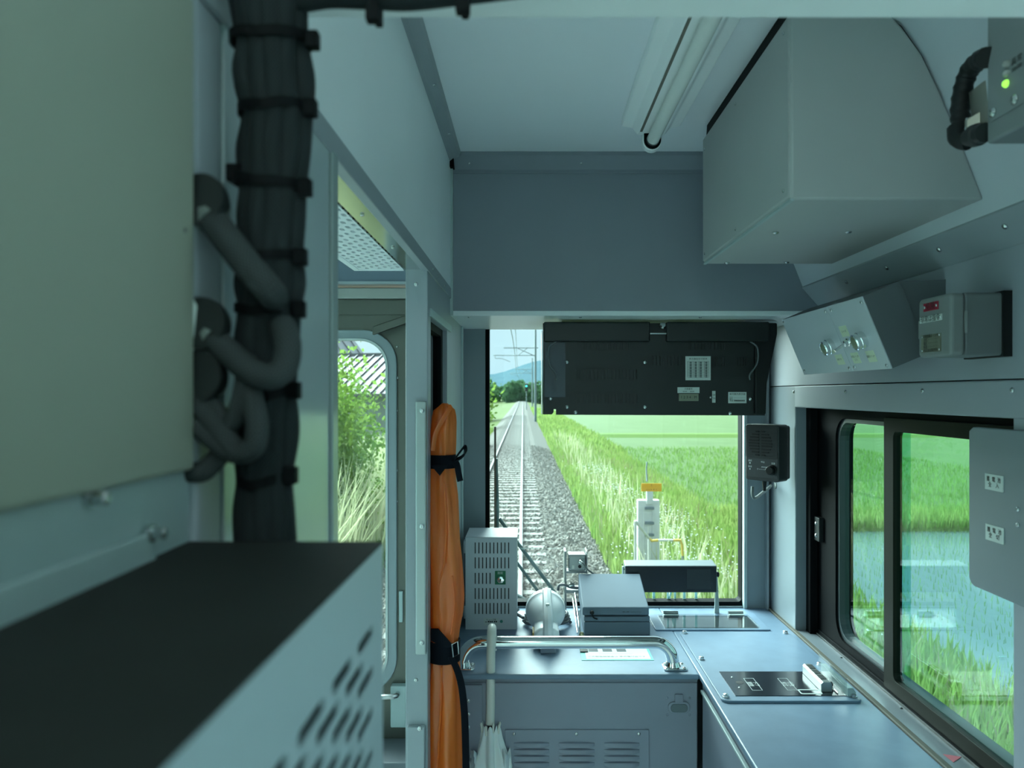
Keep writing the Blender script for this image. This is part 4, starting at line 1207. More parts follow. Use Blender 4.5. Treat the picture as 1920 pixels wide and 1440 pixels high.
# ---- radio / display box
rb = thing('sloped_console_box', 'grey sheet-metal box with a sloped lid on the desk', 'box', (0.23, 2.1, ZD))
RYf = 2.04
rx0, rx1 = at(1094, 0, RYf).x, at(1219, 0, RYf).x
RBG = mat('console_box_grey', (0.14, 0.185, 0.235), 0.6, spec=0.15, var=0.03)
MB().box(rx0 + 0.002, rx1, RYf, 2.21, ZD, ZD + 0.036).build('lower_case', RBG, rb, bevel=0.002)
MB().box(rx0 + 0.001, rx1 - 0.001, RYf - 0.004, 2.21, ZD + 0.038, ZD + 0.052).build('middle_case', RBG, rb, bevel=0.003)
zf = at(0, 1139, RYf - 0.006).z
zk = at(0, 1076, 2.20).z
MB().prism([(RYf - 0.004, ZD + 0.056), (RYf - 0.008, ZD + 0.058), (RYf - 0.006, zf), (2.20, zk), (2.21, zk - 0.004), (2.21, ZD + 0.056)], 'x', rx0 - 0.003, rx1 - 0.004).build('lid', RBG, rb, bevel=0.003)
MB().lathe([(0.0052, 0), (0.006, 0.003), (0.0055, 0.006), (0.001, 0.008)], at(1110, 1148, RYf - 0.008), (0, -1, 0), 12).build('rubber_key', BLACK, rb, smooth=True)
MB().tube(bez([at(1109, 1150, RYf - 0.011), at(1113, 1158, RYf - 0.012), at(1120, 1161, RYf - 0.012)], 8), 0.0022, 6).build('key_strap', BLACK, rb, smooth=True)
text('▂▁▂  ▁▁▁▁▁', 0.006, INK, rb, at(1185, 1146, RYf - 0.0088), (1, 0, 0), (0, 0, 1))
for s, (ya, yb) in enumerate(((2.03, 2.05), (2.19, 2.21))):
    MB().cyl((rx0 - 0.010, ya, ZD + 0.006), (rx0 - 0.012, ya + 0.004, ZD + 0.070), 0.0025, 8).build('stay_rod', STEEL, rb, smooth=True)
MB().cyl((rx0 - 0.010, 2.03, ZD + 0.012), (rx0 - 0.014, 2.19, ZD + 0.075), 0.0025, 8).build('stay_rod', STEEL, rb, smooth=True)
MB().cyl((rx0 - 0.016, 2.04, ZD + 0.006), (rx0 - 0.020, 2.20, ZD + 0.060), 0.0025, 8).build('stay_rod', STEEL, rb, smooth=True)
MB().lathe([(0.007, 0), (0.007, 0.008), (0.004, 0.012)], (rx0 - 0.006, 2.028, ZD), (0, 0, 1), 10).build('foot_screw', mat('brass_screw', (0.5, 0.42, 0.25), 0.3, 1.0), rb, smooth=True)

# ---- printed sheet in a clear folder
ps = thing('printed_sheet', 'printed sheet in a clear green folder on the desk', 'paper', (0.19, 1.87, ZD))
pa, pb = at(1090, 1240, 1.862), at(1224, 1240, 1.862)
MB().box(pa.x, pb.x, 1.846, 1.965, ZD + 0.0002, ZD + 0.0010).build('folder', mat('mint_film', (0.25, 0.62, 0.56), 0.25), ps)
MB().box(pa.x + 0.012, pb.x - 0.006, 1.852, 1.963, ZD + 0.0011, ZD + 0.0016).build('sheet', LABELP, ps)
for k_ in range(3):
    MB().box(pa.x + 0.022 + k_ * 0.036, pa.x + 0.046 + k_ * 0.036, 1.905, 1.94, ZD + 0.0016, ZD + 0.0019).build('picture_print', mat('dark_print', (0.05, 0.06, 0.07), 0.5), ps)
text('この取扱説明書は 車両備付品です', 0.0095, INK, ps, ((pa.x + pb.x) / 2, 1.868, ZD + 0.0019), (1, 0, 0), (0, 1, 0))
text('━━━━━━━━━━━━━━', 0.006, INK, ps, ((pa.x + pb.x) / 2, 1.888, ZD + 0.0019), (1, 0, 0), (0, 1, 0))
MB().box(pa.x, pa.x + 0.02, 1.90, 1.95, ZD + 0.0019, ZD + 0.004).build('dark_clip', BLACK, ps)

# ---- small camera on a bracket
cm = thing('windscreen_camera', 'small grey camera unit on a bracket behind the windscreen', 'camera', (0.105, 2.24, ZD))
KY = 2.235
k0, k1 = at(1066, 1070, KY), at(1098, 1041, KY)
cam_m = mat('camera_grey', (0.26, 0.28, 0.28), 0.4, 0.6)
MB().box(k0.x, k1.x, KY, KY + 0.045, k0.z, k1.z + 0.002).build('body', cam_m, cm, bevel=0.002)
MB().box(k0.x + 0.003, k1.x - 0.003, KY - 0.003, KY, k0.z + 0.003, k1.z - 0.003).build('rear_plate', mat('camera_plate', (0.34, 0.36, 0.35), 0.35, 0.5), cm, bevel=0.001)
MB().box(at(1058, 0, KY).x, at(1062, 0, KY).x, KY - 0.006, KY + 0.05, ZD, at(0, 1033, KY).z).build('bracket_arm', cam_m, cm, bevel=0.001)
MB().box(at(1099, 0, KY).x, at(1101, 0, KY).x, KY - 0.006, KY + 0.05, k0.z - 0.008, at(0, 1033, KY).z).build('bracket_arm', cam_m, cm, bevel=0.001)
MB().box(at(1060, 0, KY).x, at(1100, 0, KY).x, KY + 0.01, KY + 0.05, k0.z - 0.010, k0.z - 0.004).build('bracket_floor', cam_m, cm)
MB().box(at(1058, 0, KY).x, at(1095, 0, KY).x, KY - 0.002, KY + 0.05, at(0, 1112, KY).z, at(0, 1106, KY).z).build('bracket_shelf', cam_m, cm)
MB().lathe([(0.006, 0), (0.0065, 0.008), (0.005, 0.012)], at(1088, 1052, KY - 0.003), (0, -1, 0), 14).build('connector', STEEL, cm, smooth=True)
MB().lathe([(0.005, 0), (0.005, 0.003)], at(1087, 1062, KY - 0.003), (0, -1, 0), 12).build('round_socket', BLACK, cm, smooth=True)
MB().box(at(1072, 0, KY).x, at(1077, 0, KY).x, KY - 0.006, KY - 0.003, at(0, 1066, KY).z, at(0, 1059, KY).z).build('small_socket', IVORY, cm, bevel=0.001)
MB().tube(bez([at(1088, 1052, KY - 0.012), at(1093, 1056, KY - 0.03), at(1102, 1068, KY - 0.03), at(1116, 1078, KY - 0.02)], 14), 0.0026, 8).build('lead', mat('cable_grey', (0.14, 0.16, 0.16), 0.45), cm, smooth=True)
for px, py in ((1068, 1045), (1094, 1044), (1068, 1066), (1095, 1066)):
    screw(cm, at(px, py, KY - 0.003), (0, -1, 0), 0.0018)
MB().tube(bez([at(1046, 1107, KY), at(1048, 1098, KY), at(1058, 1096, KY - 0.01), at(1070, 1101, KY - 0.02), at(1088, 1103, KY - 0.02)], 16), 0.0042, 8).build('power_lead', mat('cord_grey', (0.10, 0.115, 0.125), 0.45), cm, smooth=True)
MB().lathe([(0.006, 0), (0.008, 0.004), (0.008, 0.014), (0.006, 0.018)], at(1066, 1098, KY - 0.015), (1, 0, 0), 12).build('clamp', STEEL, cm, smooth=True)

# ---- wide LED board on struts
lb_ = thing('led_board', 'wide black information board on struts behind the windscreen', 'display', (0.43, 2.24, ZD))
LY = 2.215
l0, l1 = at(1172, 1111, LY), at(1344, 1061, LY)
zbk = at(0, 1050, 2.265).z
xb0, xb1 = at(1165, 0, 2.265).x, at(1332, 0, 2.265).x
b = MB()
b.add([(l0.x, LY, l0.z), (l1.x, LY, l0.z), (l1.x, LY, l1.z), (l0.x, LY, l1.z), (l0.x + 0.002, 2.268, l0.z), (l1.x, 2.268, l0.z), (l1.x, 2.268, zbk), (l0.x + 0.002, 2.268, zbk)],
      [(0, 1, 2, 3), (4, 7, 6, 5), (0, 4, 5, 1), (3, 2, 6, 7), (0, 3, 7, 4), (1, 5, 6, 2)])
b.build('housing', mat('board_grey', (0.12, 0.145, 0.16), 0.4), lb_, bevel=0.002)
MB().box(l0.x + 0.002, l1.x - 0.002, LY - 0.003, LY, l0.z + 0.002, l1.z - 0.002).build('front_face', mat('board_face', (0.012, 0.017, 0.022), 0.22), lb_)
MB().box(at(1288, 0, LY).x, at(1332, 0, LY).x, LY - 0.0036, LY - 0.003, at(0, 1104, LY).z, at(0, 1067, LY).z).build('inset_window', mat('board_inset', (0.022, 0.03, 0.034), 0.3), lb_)
for px, py in ((1346, 1068), (1346, 1108)):
    screw(lb_, at(px, py, LY + 0.005), (1, 0, 0), 0.003)
MB().lathe([(0.008, 0), (0.008, 0.010), (0.005, 0.012)], (l1.x, LY + 0.02, at(0, 1080, LY).z), (1, 0, 0), 12).build('clamp_knob', BLACK, lb_, smooth=True)
MB().prism([(l1.x + 0.002, at(0, 1080, LY).z), (l1.x + 0.006, at(0, 1080, LY).z), (l1.x + 0.012, ZD), (l1.x - 0.003, ZD)], 'y', LY + 0.015, LY + 0.022).build('strut', LGREY, lb_, bevel=0.001)
MB().box(l0.x - 0.006, l0.x - 0.001, LY + 0.015, LY + 0.025, ZD, l1.z - 0.006).build('strut', LGREY, lb_, bevel=0.001)
for px, py in ((1167, 1058), (1171, 1067)):
    screw(lb_, at(px, py, LY + 0.01), (-1, 0, 0), 0.003, m=BLACK)

# ================================================================== loose things
# ---- orange storage bag hanging behind the door pillar
ob = thing('orange_bag', 'tall orange nylon bag tied with black straps beside the door pillar', 'bag', (-0.165, 1.53, 0))
OY = 1.545
prof = [(757, 829, 838), (761, 820, 845), (768, 814, 850), (785, 809, 853), (820, 806, 852), (850, 807, 851), (866, 807, 850), (885, 806, 851), (905, 805, 853), (930, 805, 857), (970, 804, 859), (1010, 804, 860), (1050, 804, 864), (1090, 803, 867), (1125, 803, 868), (1150, 804, 866), (1180, 806, 860), (1205, 806, 857), (1225, 806, 857), (1245, 805, 861), (1290, 804, 863), (1340, 803, 864), (1400, 803, 864), (1470, 803, 863), (1560, 804, 862), (1700, 805, 860), (1900, 806, 858), (2080, 806, 856)]
zs = np.linspace(0, 1, 110)
py_s = 757 + zs * (2080 - 757)
xa = np.interp(py_s, [p[0] for p in prof], [p[1] for p in prof])
xb = np.interp(py_s, [p[0] for p in prof], [p[2] for p in prof])
NA = 56
b = MB()
V, Fc = [], []
for i, py in enumerate(py_s):
    a, c = at(xa[i], py, OY), at(xb[i], py, OY)
    cx_, rx = (a.x + c.x) / 2, max(0.001, (c.x - a.x) / 2)
    ry = rx * 0.95
    t = py - 757
    tight = min(1.0, min(abs(py - 866), abs(py - 1218)) / 60)
    for j in range(NA):
        an = 2 * math.pi * j / NA
        fold = 0.13 * math.sin(an * 5 + 1.3 * math.sin(t * 0.012) + 0.4) + 0.045 * math.sin(an * 9 - t * 0.007) + 0.04 * math.sin(an * 3 + t * 0.016)
        fold += (1 - tight) * 0.06 * math.sin(an * 14)
        s = 1 + fold * 0.8
        if t < 4:
            s *= 1
        V.append((cx_ + rx * s * math.cos(an), OY + ry * s * math.sin(an), a.z + 0.0015 * math.sin(an * 4 + t * .05)))
for i in range(len(py_s) - 1):
    for j in range(NA):
        j2 = (j + 1) % NA
        Fc.append((i * NA + j, i * NA + j2, (i + 1) * NA + j2, (i + 1) * NA + j))
Fc.append(tuple(range(NA)))
Fc.append(tuple((len(py_s) - 1) * NA + j for j in range(NA)))
b.add(V, Fc)
b.build('nylon_bag', ORANGE, ob, smooth=True)
# flap fold at the top
fp = [at(812, 845, OY - 0.034), at(818, 810, OY - 0.036), at(836, 778, OY - 0.033), at(846, 762, OY - 0.018)]
MB().tube(bez(fp, 14), 0.006, 8, flat=0.4).build('top_fold', ORANGE, ob, smooth=True)
# seams
for pxs in ([(832, 905), (836, 980), (832, 1060), (822, 1100), (826, 1170), (830, 1190)], [(828, 1250), (826, 1330), (820, 1440), (818, 1600)], [(848, 1080), (852, 1130), (846, 1190)]):
    MB().tube(bez([at(px, py, OY - 0.0335) for px, py in pxs], 24), 0.0022, 6).build('seam', ORANGE, ob, smooth=True)


def band(y0, y1, xl, xr, nm, tilt=0.0):
    b = MB()
    n = 32
    a0, a1 = at(xl, y0, OY), at(xr, y0, OY)
    cx_, rx = (a0.x + a1.x) / 2, (a1.x - a0.x) / 2
    zt_, zb_ = at(0, y0, OY).z, at(0, y1, OY).z
    vo = []
    for r_, k_ in ((rx + 0.0045, 0), (rx + 0.001, 1)):
        for z in (zt_, zb_):
            for i in range(n):
                an = 2 * math.pi * i / n
                vo.append((cx_ + r_ * math.cos(an), OY + r_ * math.sin(an), z + tilt * math.cos(an)))
    ff = []
    for i in range(n):
        j = (i + 1) % n
        ff += [(i, j, n + j, n + i), (2 * n + i, 3 * n + i, 3 * n + j, 2 * n + j), (i, 2 * n + i, 2 * n + j, j), (n + i, n + j, 3 * n + j, 3 * n + i)]
    b.add(vo, ff)
    return b.build(nm, STRAP, ob, smooth=True)


band(852, 877, 807, 851, 'strap')
band(1198, 1236, 805, 859, 'strap', -0.001)


def ribbon(pts, w, nm, m=STRAP, wd=(1, 0, 0), th=0.0016):
    """flat strap following a path; w = width along direction wd"""
    P = bez(pts, 20)
    wd = Vector(wd).normalized()
    vs, ff = [], []
    for i, p in enumerate(P):
        tg_ = (P[min(i + 1, len(P) - 1)] - P[max(i - 1, 0)]).normalized()
        nn = tg_.cross(wd).normalized() * th
        for sgn, ss in ((-1, -1), (1, -1), (1, 1), (-1, 1)):
            vs.append(p + wd * (w / 2 * sgn) + nn * ss)
    for i in range(len(P) - 1):
        for j in range(4):
            j2 = (j + 1) % 4
            ff.append((i * 4 + j, i * 4 + j2, (i + 1) * 4 + j2, (i + 1) * 4 + j))
    ff += [(0, 1, 2, 3), tuple((len(P) - 1) * 4 + j for j in (3, 2, 1, 0))]
    return MB().add(vs, ff).build(nm, m, ob, smooth=True)


yk = OY - 0.036
ribbon([at(852, 862, yk), at(862, 848, yk - 0.01), at(871, 838, yk - 0.01), at(873, 848, yk - 0.012), at(864, 858, yk - 0.006), at(850, 864, yk)], 0.012, 'bow_loop', wd=(0.25, 0.9, 0.5))
ribbon([at(852, 862, yk), at(857, 872, yk - 0.006), at(860, 888, yk - 0.008), at(863, 902, yk - 0.006)], 0.012, 'strap_tail', wd=(1, 0.2, 0.25))
MB().prism([(at(808, 0, yk).x, at(0, 872, yk).z), (at(840, 0, yk).x, at(0, 872, yk).z), (at(825, 0, yk).x, at(0, 892, yk).z)], 'y', yk - 0.003, yk - 0.001).build('strap_flap', STRAP, ob)
MB().prism([(at(808, 0, yk).x, at(0, 1178, yk).z), (at(822, 0, yk).x, at(0, 1178, yk).z), (at(852, 0, yk).x, at(0, 1212, yk).z), (at(836, 0, yk).x, at(0, 1214, yk).z), (at(808, 0, yk).x, at(0, 1200, yk).z)], 'y', yk - 0.004, yk - 0.001).build('strap_flap', STRAP, ob)
ribbon([at(846, 1232, yk - 0.003), at(858, 1258, yk - 0.006), at(866, 1290, yk - 0.006), at(871, 1340, yk - 0.004), at(873, 1400, yk - 0.004), at(874, 1460, yk - 0.004), at(873, 1560, yk)], 0.014, 'strap_tail', wd=(1, 0.35, 0))
MB().tube([at(847, 1208, yk - 0.006), at(858, 1203, yk - 0.006), at(860, 1226, yk - 0.006), at(850, 1232, yk - 0.006), at(847, 1208, yk - 0.006)], 0.0014, 6).build('buckle', STEEL, ob, smooth=True)

# ---- white umbrella hooked on the bar
um = thing('umbrella', 'folded white umbrella hooked over the chrome grab bar', 'umbrella', (-0.092, 1.765, 0.3))
UXc = at(920, 0, 1.770).x
hook = [(UXc - 0.001, 1.770, at(0, 1357, 1.77).z), (UXc, 1.770, 0.80), (UXc + 0.0005, 1.770, 0.88), (UXc + 0.001, 1.7705, 0.905)]
for k_ in range(1, 9):
    an = math.radians(180 - 22.5 * k_)
    hook.append((UXc + 0.001, 1.7995 + 0.0285 * math.cos(an), 0.906 + 0.0285 * math.sin(an)))
hook += [(UXc + 0.002, 1.828, 0.89), (UXc + 0.002, 1.828, 0.872)]
MB().tube(hook, 0.0105, 16).build('handle', IVORY, um, smooth=True)
sz = at(0, 1357, 1.77).z
MB().cyl((UXc - 0.001, 1.770, sz + 0.002), (UXc - 0.001, 1.772, 0.10), 0.0055, 12).build('shaft', BLACKM, um, smooth=True)
MB().lathe([(0.008, 0), (0.0085, 0.012), (0.006, 0.016)], (UXc - 0.001, 1.770, sz - 0.034), (0.1, 0, 1), 12).build('runner', BLACK, um, smooth=True)
b = MB()
NR, NP = 30, 96
V, Fc = [], []
for i in range(NR):
    t = i / (NR - 1)
    z = sz - 0.006 - t * 0.42
    R = np.interp(t, [0, 0.10, 0.18, 0.26, 0.5, 1], [0.022, 0.030, 0.040, 0.044, 0.034, 0.012])
    for j in range(NP):
        an = 2 * math.pi * j / NP
        pl_ = math.cos(8 * an + 0.8 * math.sin(2 * an + 5 * t))
        r = R * (1 + 0.30 * pl_ * min(1, t * 4 + 0.25) * (1 - 0.5 * t) + 0.10 * math.sin(3 * an + 9 * t) + 0.02 * math.sin(70 * t + 2 * an))
        zz = z + 0.008 * pl_ * max(0, 1 - t * 8)
        V.append((UXc + r * math.cos(an) * 0.9, 1.764 + r * math.sin(an) * 0.55, zz))
for i in range(NR - 1):
    for j in range(NP):
        j2 = (j + 1) % NP
        Fc.append((i * NP + j, i * NP + j2, (i + 1) * NP + j2, (i + 1) * NP + j))
b.add(V, Fc)
b.build('canopy', VINYL, um, smooth=True)
# loose folds of the canopy hanging out at both sides
for sgn, nm in ((1, 'canopy_fold'), (-1, 'canopy_fold')):
    b = MB()
    V, Fc = [], []
    n1, n2 = 12, 14
    for i in range(n1):
        for j in range(n2):
            u, v = i / (n1 - 1), j / (n2 - 1)
            x = UXc + sgn * (0.022 + 0.030 * u * (0.6 + 0.4 * math.sin(v * 2.2 + 0.5)))
            z = sz - 0.052 - 0.012 * (1 - u) - v * 0.16 - 0.006 * math.sin(9 * u + sgn)
            y = 1.752 + 0.010 * math.sin(8 * u + 3 * v) + 0.004 * math.sin(20 * v + 5 * u)
            V.append((x * 1.0, y, z))
    for i in range(n1 - 1):
        for j in range(n2 - 1):
            Fc.append((i * n2 + j, i * n2 + j + 1, (i + 1) * n2 + j + 1, (i + 1) * n2 + j))
    b.add(V, Fc)
    o = b.build(nm, VINYL, um, smooth=True)
    md = o.modifiers.new('thick', 'SOLIDIFY')
    md.thickness = 0.001
for k_ in range(8):
    an = 2 * math.pi * (k_ + 0.4) / 8
    p = Vector((UXc + 0.021 * math.cos(an), 1.766 + 0.013 * math.sin(an), sz - 0.018 + 0.004 * math.sin(k_ * 2.3)))
    MB().tube([p, p + Vector((0.001 * math.cos(an), 0, 0.012)), p + Vector((0.002 * math.cos(an), 0, 0.019)), p + Vector((0.002 * math.cos(an), 0, 0.023))], [0.0026, 0.0026, 0.0032, 0.0012], 8).build('rib_tip', IVORY, um, smooth=True)

# ================================================================== equipment near the camera
# ---- grey-green relay cabinet
rc = thing('relay_cabinet', 'tall grey-green cabinet close to the camera with plugged cables', 'cabinet', (-0.3, 0.25, 1.4547))
RYF = 0.4466
MB().box(-0.55, XL, 0.03, RYF, 1.4547, 1.7345).build('case', CABG, rc, bevel=0.002)
MB().cyl((XL, 0.434, at(0, 432, 0.434).z), (XL + 0.0004, 0.434, at(0, 432, 0.434).z), 0.0016, 8).build('rivet', mat('rivet_dark', (0.15, 0.17, 0.16), 0.5), rc)
MB().box(-0.50, XL - 0.006, 0.03, 0.455, 1.395, 1.4547).build('mounting_rail', LGREY, rc, bevel=0.002)
MB().prism([(0.03, 1.39), (0.405, 1.39), (0.405, 1.418), (0.398, 1.4255), (0.03, 1.4255)], 'x', XL - 0.006, XL - 0.002).build('flange', LGREY, rc, bevel=0.001)
for px, py, X_ in ((180, 934, XL - 0.002), (291, 1000, XL)):
    Y = -X_ * F / (CX - px)
    c = Vector((X_ - 0.004, Y, CZ - (py - CY) / F * Y))
    MB().lathe([(0.0052, 0), (0.0052, 0.003), (0.0036, 0.0032), (0.0036, 0.009), (0.002, 0.010)], c, (1, 0, 0), 6).build('bolt', STEEL, rc)
# connectors on the far face, with their cables
cabs = [  # (pixel of connector, path of cable pixels and depths, radius)
    ((372, 372), [(396, 408, 0.455), (420, 440, 0.450), (452, 482, 0.446), (485, 522, 0.444), (505, 545, 0.448), (512, 556, 0.462)], 0.0090),
    ((374, 605), [(394, 626, 0.455), (432, 664, 0.449), (468, 694, 0.444), (505, 706, 0.442), (532, 690, 0.444), (540, 650, 0.449), (530, 610, 0.462)], 0.0080),
    ((368, 705), [(382, 735, 0.456), (408, 775, 0.452), (426, 800, 0.450), (446, 772, 0.448), (458, 720, 0.450), (462, 670, 0.458)], 0.0060),
    ((362, 745), [(372, 755, 0.452), (412, 806, 0.448), (446, 846, 0.444), (474, 838, 0.442), (482, 800, 0.442), (474, 755, 0.446), (466, 700, 0.458)], 0.0068),
    ((345, 800), [(368, 800, 0.450), (404, 830, 0.447), (440, 852, 0.445), (472, 846, 0.445), (484, 815, 0.448)], 0.0056),
    ((330, 860), [(350, 885, 0.452), (380, 884, 0.454), (404, 862, 0.456), (424, 838, 0.458)], 0.0064),
]
for i, ((cx_, cy_), pts, r) in enumerate(cabs):
    br = thing('branch_cable', ['thick grey braided cable from the topmost cabinet plug', 'braided cable looping down from the pale-faced plug', 'thin braided cable hanging from the third plug in a narrow loop', 'braided cable swinging in a wide loop below the plugs', 'braided cable lying along the inside of the wide loop', 'lowest braided cable curving out from under the cabinet'][i], 'cable', tuple(at(*pts[0])), group='cables from the cabinet')
    path = bez([at(*p) for p in pts], 48)
    MB().tube(path, r, 14).build('sleeve', SLEEVE2, br, smooth=True)
    if i < 3:
        cpos = at(cx_, cy_, 0.4475)
        plug = MB().lathe([(0.0158, 0), (0.0158, 0.006), (0.0140, 0.007), (0.0140, 0.011), (0.0120, 0.012), (0.0120, 0.015)], cpos, (0.15, 1, -0.1), 24).build('plug', BLACKM, br, smooth=True)
        st = Vector(path[0])
        MB().tube([cpos + Vector((0.004, 0.012, -0.002)), cpos.lerp(st, 0.5) + Vector((0.001, 0.01, 0)), st, Vector(path[2])], [0.010, 0.0105, r + 0.0016, r + 0.0010], 14).build('backshell', mat('shell_grey', (0.30, 0.34, 0.33), 0.4, 0.6), br, smooth=True)
        if i == 1:
            MB().lathe([(0.0135, 0.0), (0.0135, 0.003), (0.010, 0.005)], at(367, 605, 0.4535), (0.75, -0.5, 0.0), 20).build('pale_cap', LABELP, br, smooth=True)

# ---- vertical cable bundle with ties
cb = thing('cable_bundle', 'thick bundle of black braided cables held by cable ties', 'cable', (-0.165, 0.48, 1.40))
BYc = 0.482
ys = [-20, 78, 148, 215, 280, 347, 415, 480, 530, 578, 650, 733, 810, 893, 960, 1030]
xc = [500, 507, 508, 516, 512, 510, 506, 506, 503, 502, 498, 497, 496, 494, 494, 494]
hw = [78, 66, 76, 62, 64, 58, 62, 54, 58, 52, 60, 48, 52, 44, 50, 52]
lay = [(-0.70, 0.15), (-0.42, -0.55), (-0.12, -0.75), (0.20, -0.72), (0.50, -0.50), (0.74, 0.05), (-0.30, 0.45), (0.30, 0.45), (0.0, 0.0)]
for k_, (u, v) in enumerate(lay):
    pts = []
    for i, py in enumerate(ys):
        rr = hw[i] * BYc / F
        wob = 0.07 * math.sin(i * 1.3 + k_ * 2.1) if i % 2 == 0 else 0.02 * math.sin(i + k_)
        c = at(xc[i], py, BYc)
        pts.append((c.x + (u + wob) * rr, BYc + (v * 0.85 + wob * 0.5) * 0.021, c.z))
    path = bez(pts, 90)
    MB().tube(path, 0.0078 if k_ < 6 else 0.0088, 12).build('cable', SLEEVE, cb, smooth=True)
ties = [(78, 436, 580, 586, 76, 0), (213, 452, 576, 582, 203, 0), (338, 440, 570, 572, 352, 1), (478, 446, 560, 563, 482, 0), (578, 446, 552, 560, 580, 0), (735, 500, 547, 551, 732, 0), (893, 450, 540, 545, 891, 0)]
for (py, xl, xr, hx_, hy_, fl_) in ties:
    a_, c_ = at(xl, py, BYc), at(xr, hy_, BYc)
    cx_, rx = (a_.x + c_.x) / 2, (c_.x - a_.x) / 2
    b = MB()
    n = 28
    vo = []
    for r_ in (1.04, 0.97):
        for dz_ in (0.0031, -0.0031):
            for i in range(n):
                an = 2 * math.pi * i / n
                x = cx_ + rx * r_ * math.cos(an)
                sag = 0.004 * (1 - abs(math.cos(an))) * (1 if math.sin(an) < 0 else 0)
                zz = a_.z + (c_.z - a_.z) * (math.cos(an) + 1) / 2 + dz_ - sag
                vo.append((x, BYc + 0.0225 * r_ * math.sin(an), zz))
    ff = []
    for i in range(n):
        j = (i + 1) % n
        ff += [(i, j, n + j, n + i), (2 * n + i, 3 * n + i, 3 * n + j, 2 * n + j), (i, 2 * n + i, 2 * n + j, j), (n + i, n + j, 3 * n + j, 3 * n + i)]
    b.add(vo, ff)
    tie = b.build('cable_tie', TIE, cb, smooth=True)
    h = at(hx_, hy_, BYc - 0.006)
    MB().box(h.x - 0.0042, h.x + 0.0042, h.y - 0.004, h.y + 0.004, h.z - 0.0055, h.z + 0.0055).build('tie_head', TIE, tie, bevel=0.001)
    if fl_:
        h = at(440, 325, BYc - 0.004)
        MB().box(h.x - 0.0045, h.x + 0.0045, h.y - 0.004, h.y + 0.004, h.z - 0.0055, h.z + 0.0055).build('tie_mount', TIE, tie, bevel=0.001)
# ---- bundle along the door header
hb = thing('header_cables', 'black cables tied along the door header at the top edge', 'cable', (-0.08, 0.478, 1.75))
for k_ in range(4):
    yy = [-18, -10, -22, -14][k_]
    pts = [at(515 + 6 * k_, 40 - 30 * k_ * 0.2 - 40, 0.480), at(560, yy + 10, 0.478), at(620, yy + 2, 0.476 + 0.003 * k_), at(700, yy + 4, 0.474), at(770, yy + 6, 0.474), at(880, yy - 6, 0.476), at(1010, yy - 22, 0.48)]
    MB().tube(bez(pts, 40), 0.0078, 12).build('cable', SLEEVE, hb, smooth=True)
for px, py in ((700, 30), (868, 14)):
    h = at(px, py, 0.468)
    MB().box(h.x - 0.0045, h.x + 0.0045, h.y - 0.004, h.y + 0.004, h.z - 0.004, h.z + 0.006).build('tie_head', TIE, hb, bevel=0.001)
    MB().box(h.x - 0.0025, h.x + 0.0025, h.y - 0.003, h.y + 0.02, h.z + 0.002, h.z + 0.03).build('cable_tie', TIE, hb, bevel=0.001)

# ---- slotted dark-topped case in the corner
sc_ = thing('slotted_case', 'grey equipment case with a dark top and rows of slots beside the camera', 'equipment case', (-0.25, 0.25, 1.0))
CXr, CYf, CZt = -0.0885, 0.452, 1.4093
CASE = mat('case_side_grey', (0.40, 0.48, 0.52), 0.5, var=0.02)
MB().box(-0.42, CXr - 0.014, 0.02, CYf - 0.0005, 0.90, CZt - 0.0006).build('body', mat('case_inside_shade', (0.006, 0.008, 0.009), 0.8, spec=0.1), sc_)  # near-black colour imitates the shade behind the slots
MB().box(CXr - 0.014, CXr - 0.0002, CYf - 0.002, CYf, 0.90, CZt - 0.0006).build('end_panel', mat('case_side_grey', (0.40, 0.48, 0.52)), sc_)
MB().box(-0.42, CXr, 0.02, CYf + 0.001, CZt - 0.0005, CZt + 0.0012).build('top_panel', DARKTOP, sc_, bevel=0.0008)
b = MB()
rp, pch = 0.0114, 0.050
hole = slot_loop(pch / 2, rp / 2, 0.038, 0.0068, 3)
ztop = 1.372
NRW = 26
for r in range(NRW):
    y0 = 0.030 + (pch / 2 if r % 2 else 0)
    nn_ = 8 if not r % 2 else 7
    perf(b, (CXr, 0, 0), (0, 1, 0), (0, 0, 1), [(y0 + i * pch, ztop - (r + 1) * rp) for i in range(nn_)], pch, rp, hole, (-0.002, 0, 0))
    if r % 2:
        for ya in (0.030, 0.030 + 7.5 * pch):
            b.add([(CXr, ya, ztop - (r + 1) * rp), (CXr, ya + pch / 2, ztop - (r + 1) * rp), (CXr, ya + pch / 2, ztop - r * rp), (CXr, ya, ztop - r * rp)], [(0, 1, 2, 3)])
b.add([(CXr, 0.02, ztop), (CXr, CYf, ztop), (CXr, CYf, CZt), (CXr, 0.02, CZt)], [(0, 1, 2, 3)])
b.add([(CXr, 0.030 + 8 * pch, ztop - NRW * rp), (CXr, CYf, ztop - NRW * rp), (CXr, CYf, ztop), (CXr, 0.030 + 8 * pch, ztop)], [(0, 1, 2, 3)])
b.add([(CXr, 0.02, 0.90), (CXr, CYf, 0.90), (CXr, CYf, ztop - NRW * rp), (CXr, 0.02, ztop - NRW * rp)], [(0, 1, 2, 3)])
b.build('slotted_side', CASE, sc_)

# ================================================================== outside
KX = -0.0081                                   # the line runs off at a slight angle
ZR = -1.16                                     # rail head

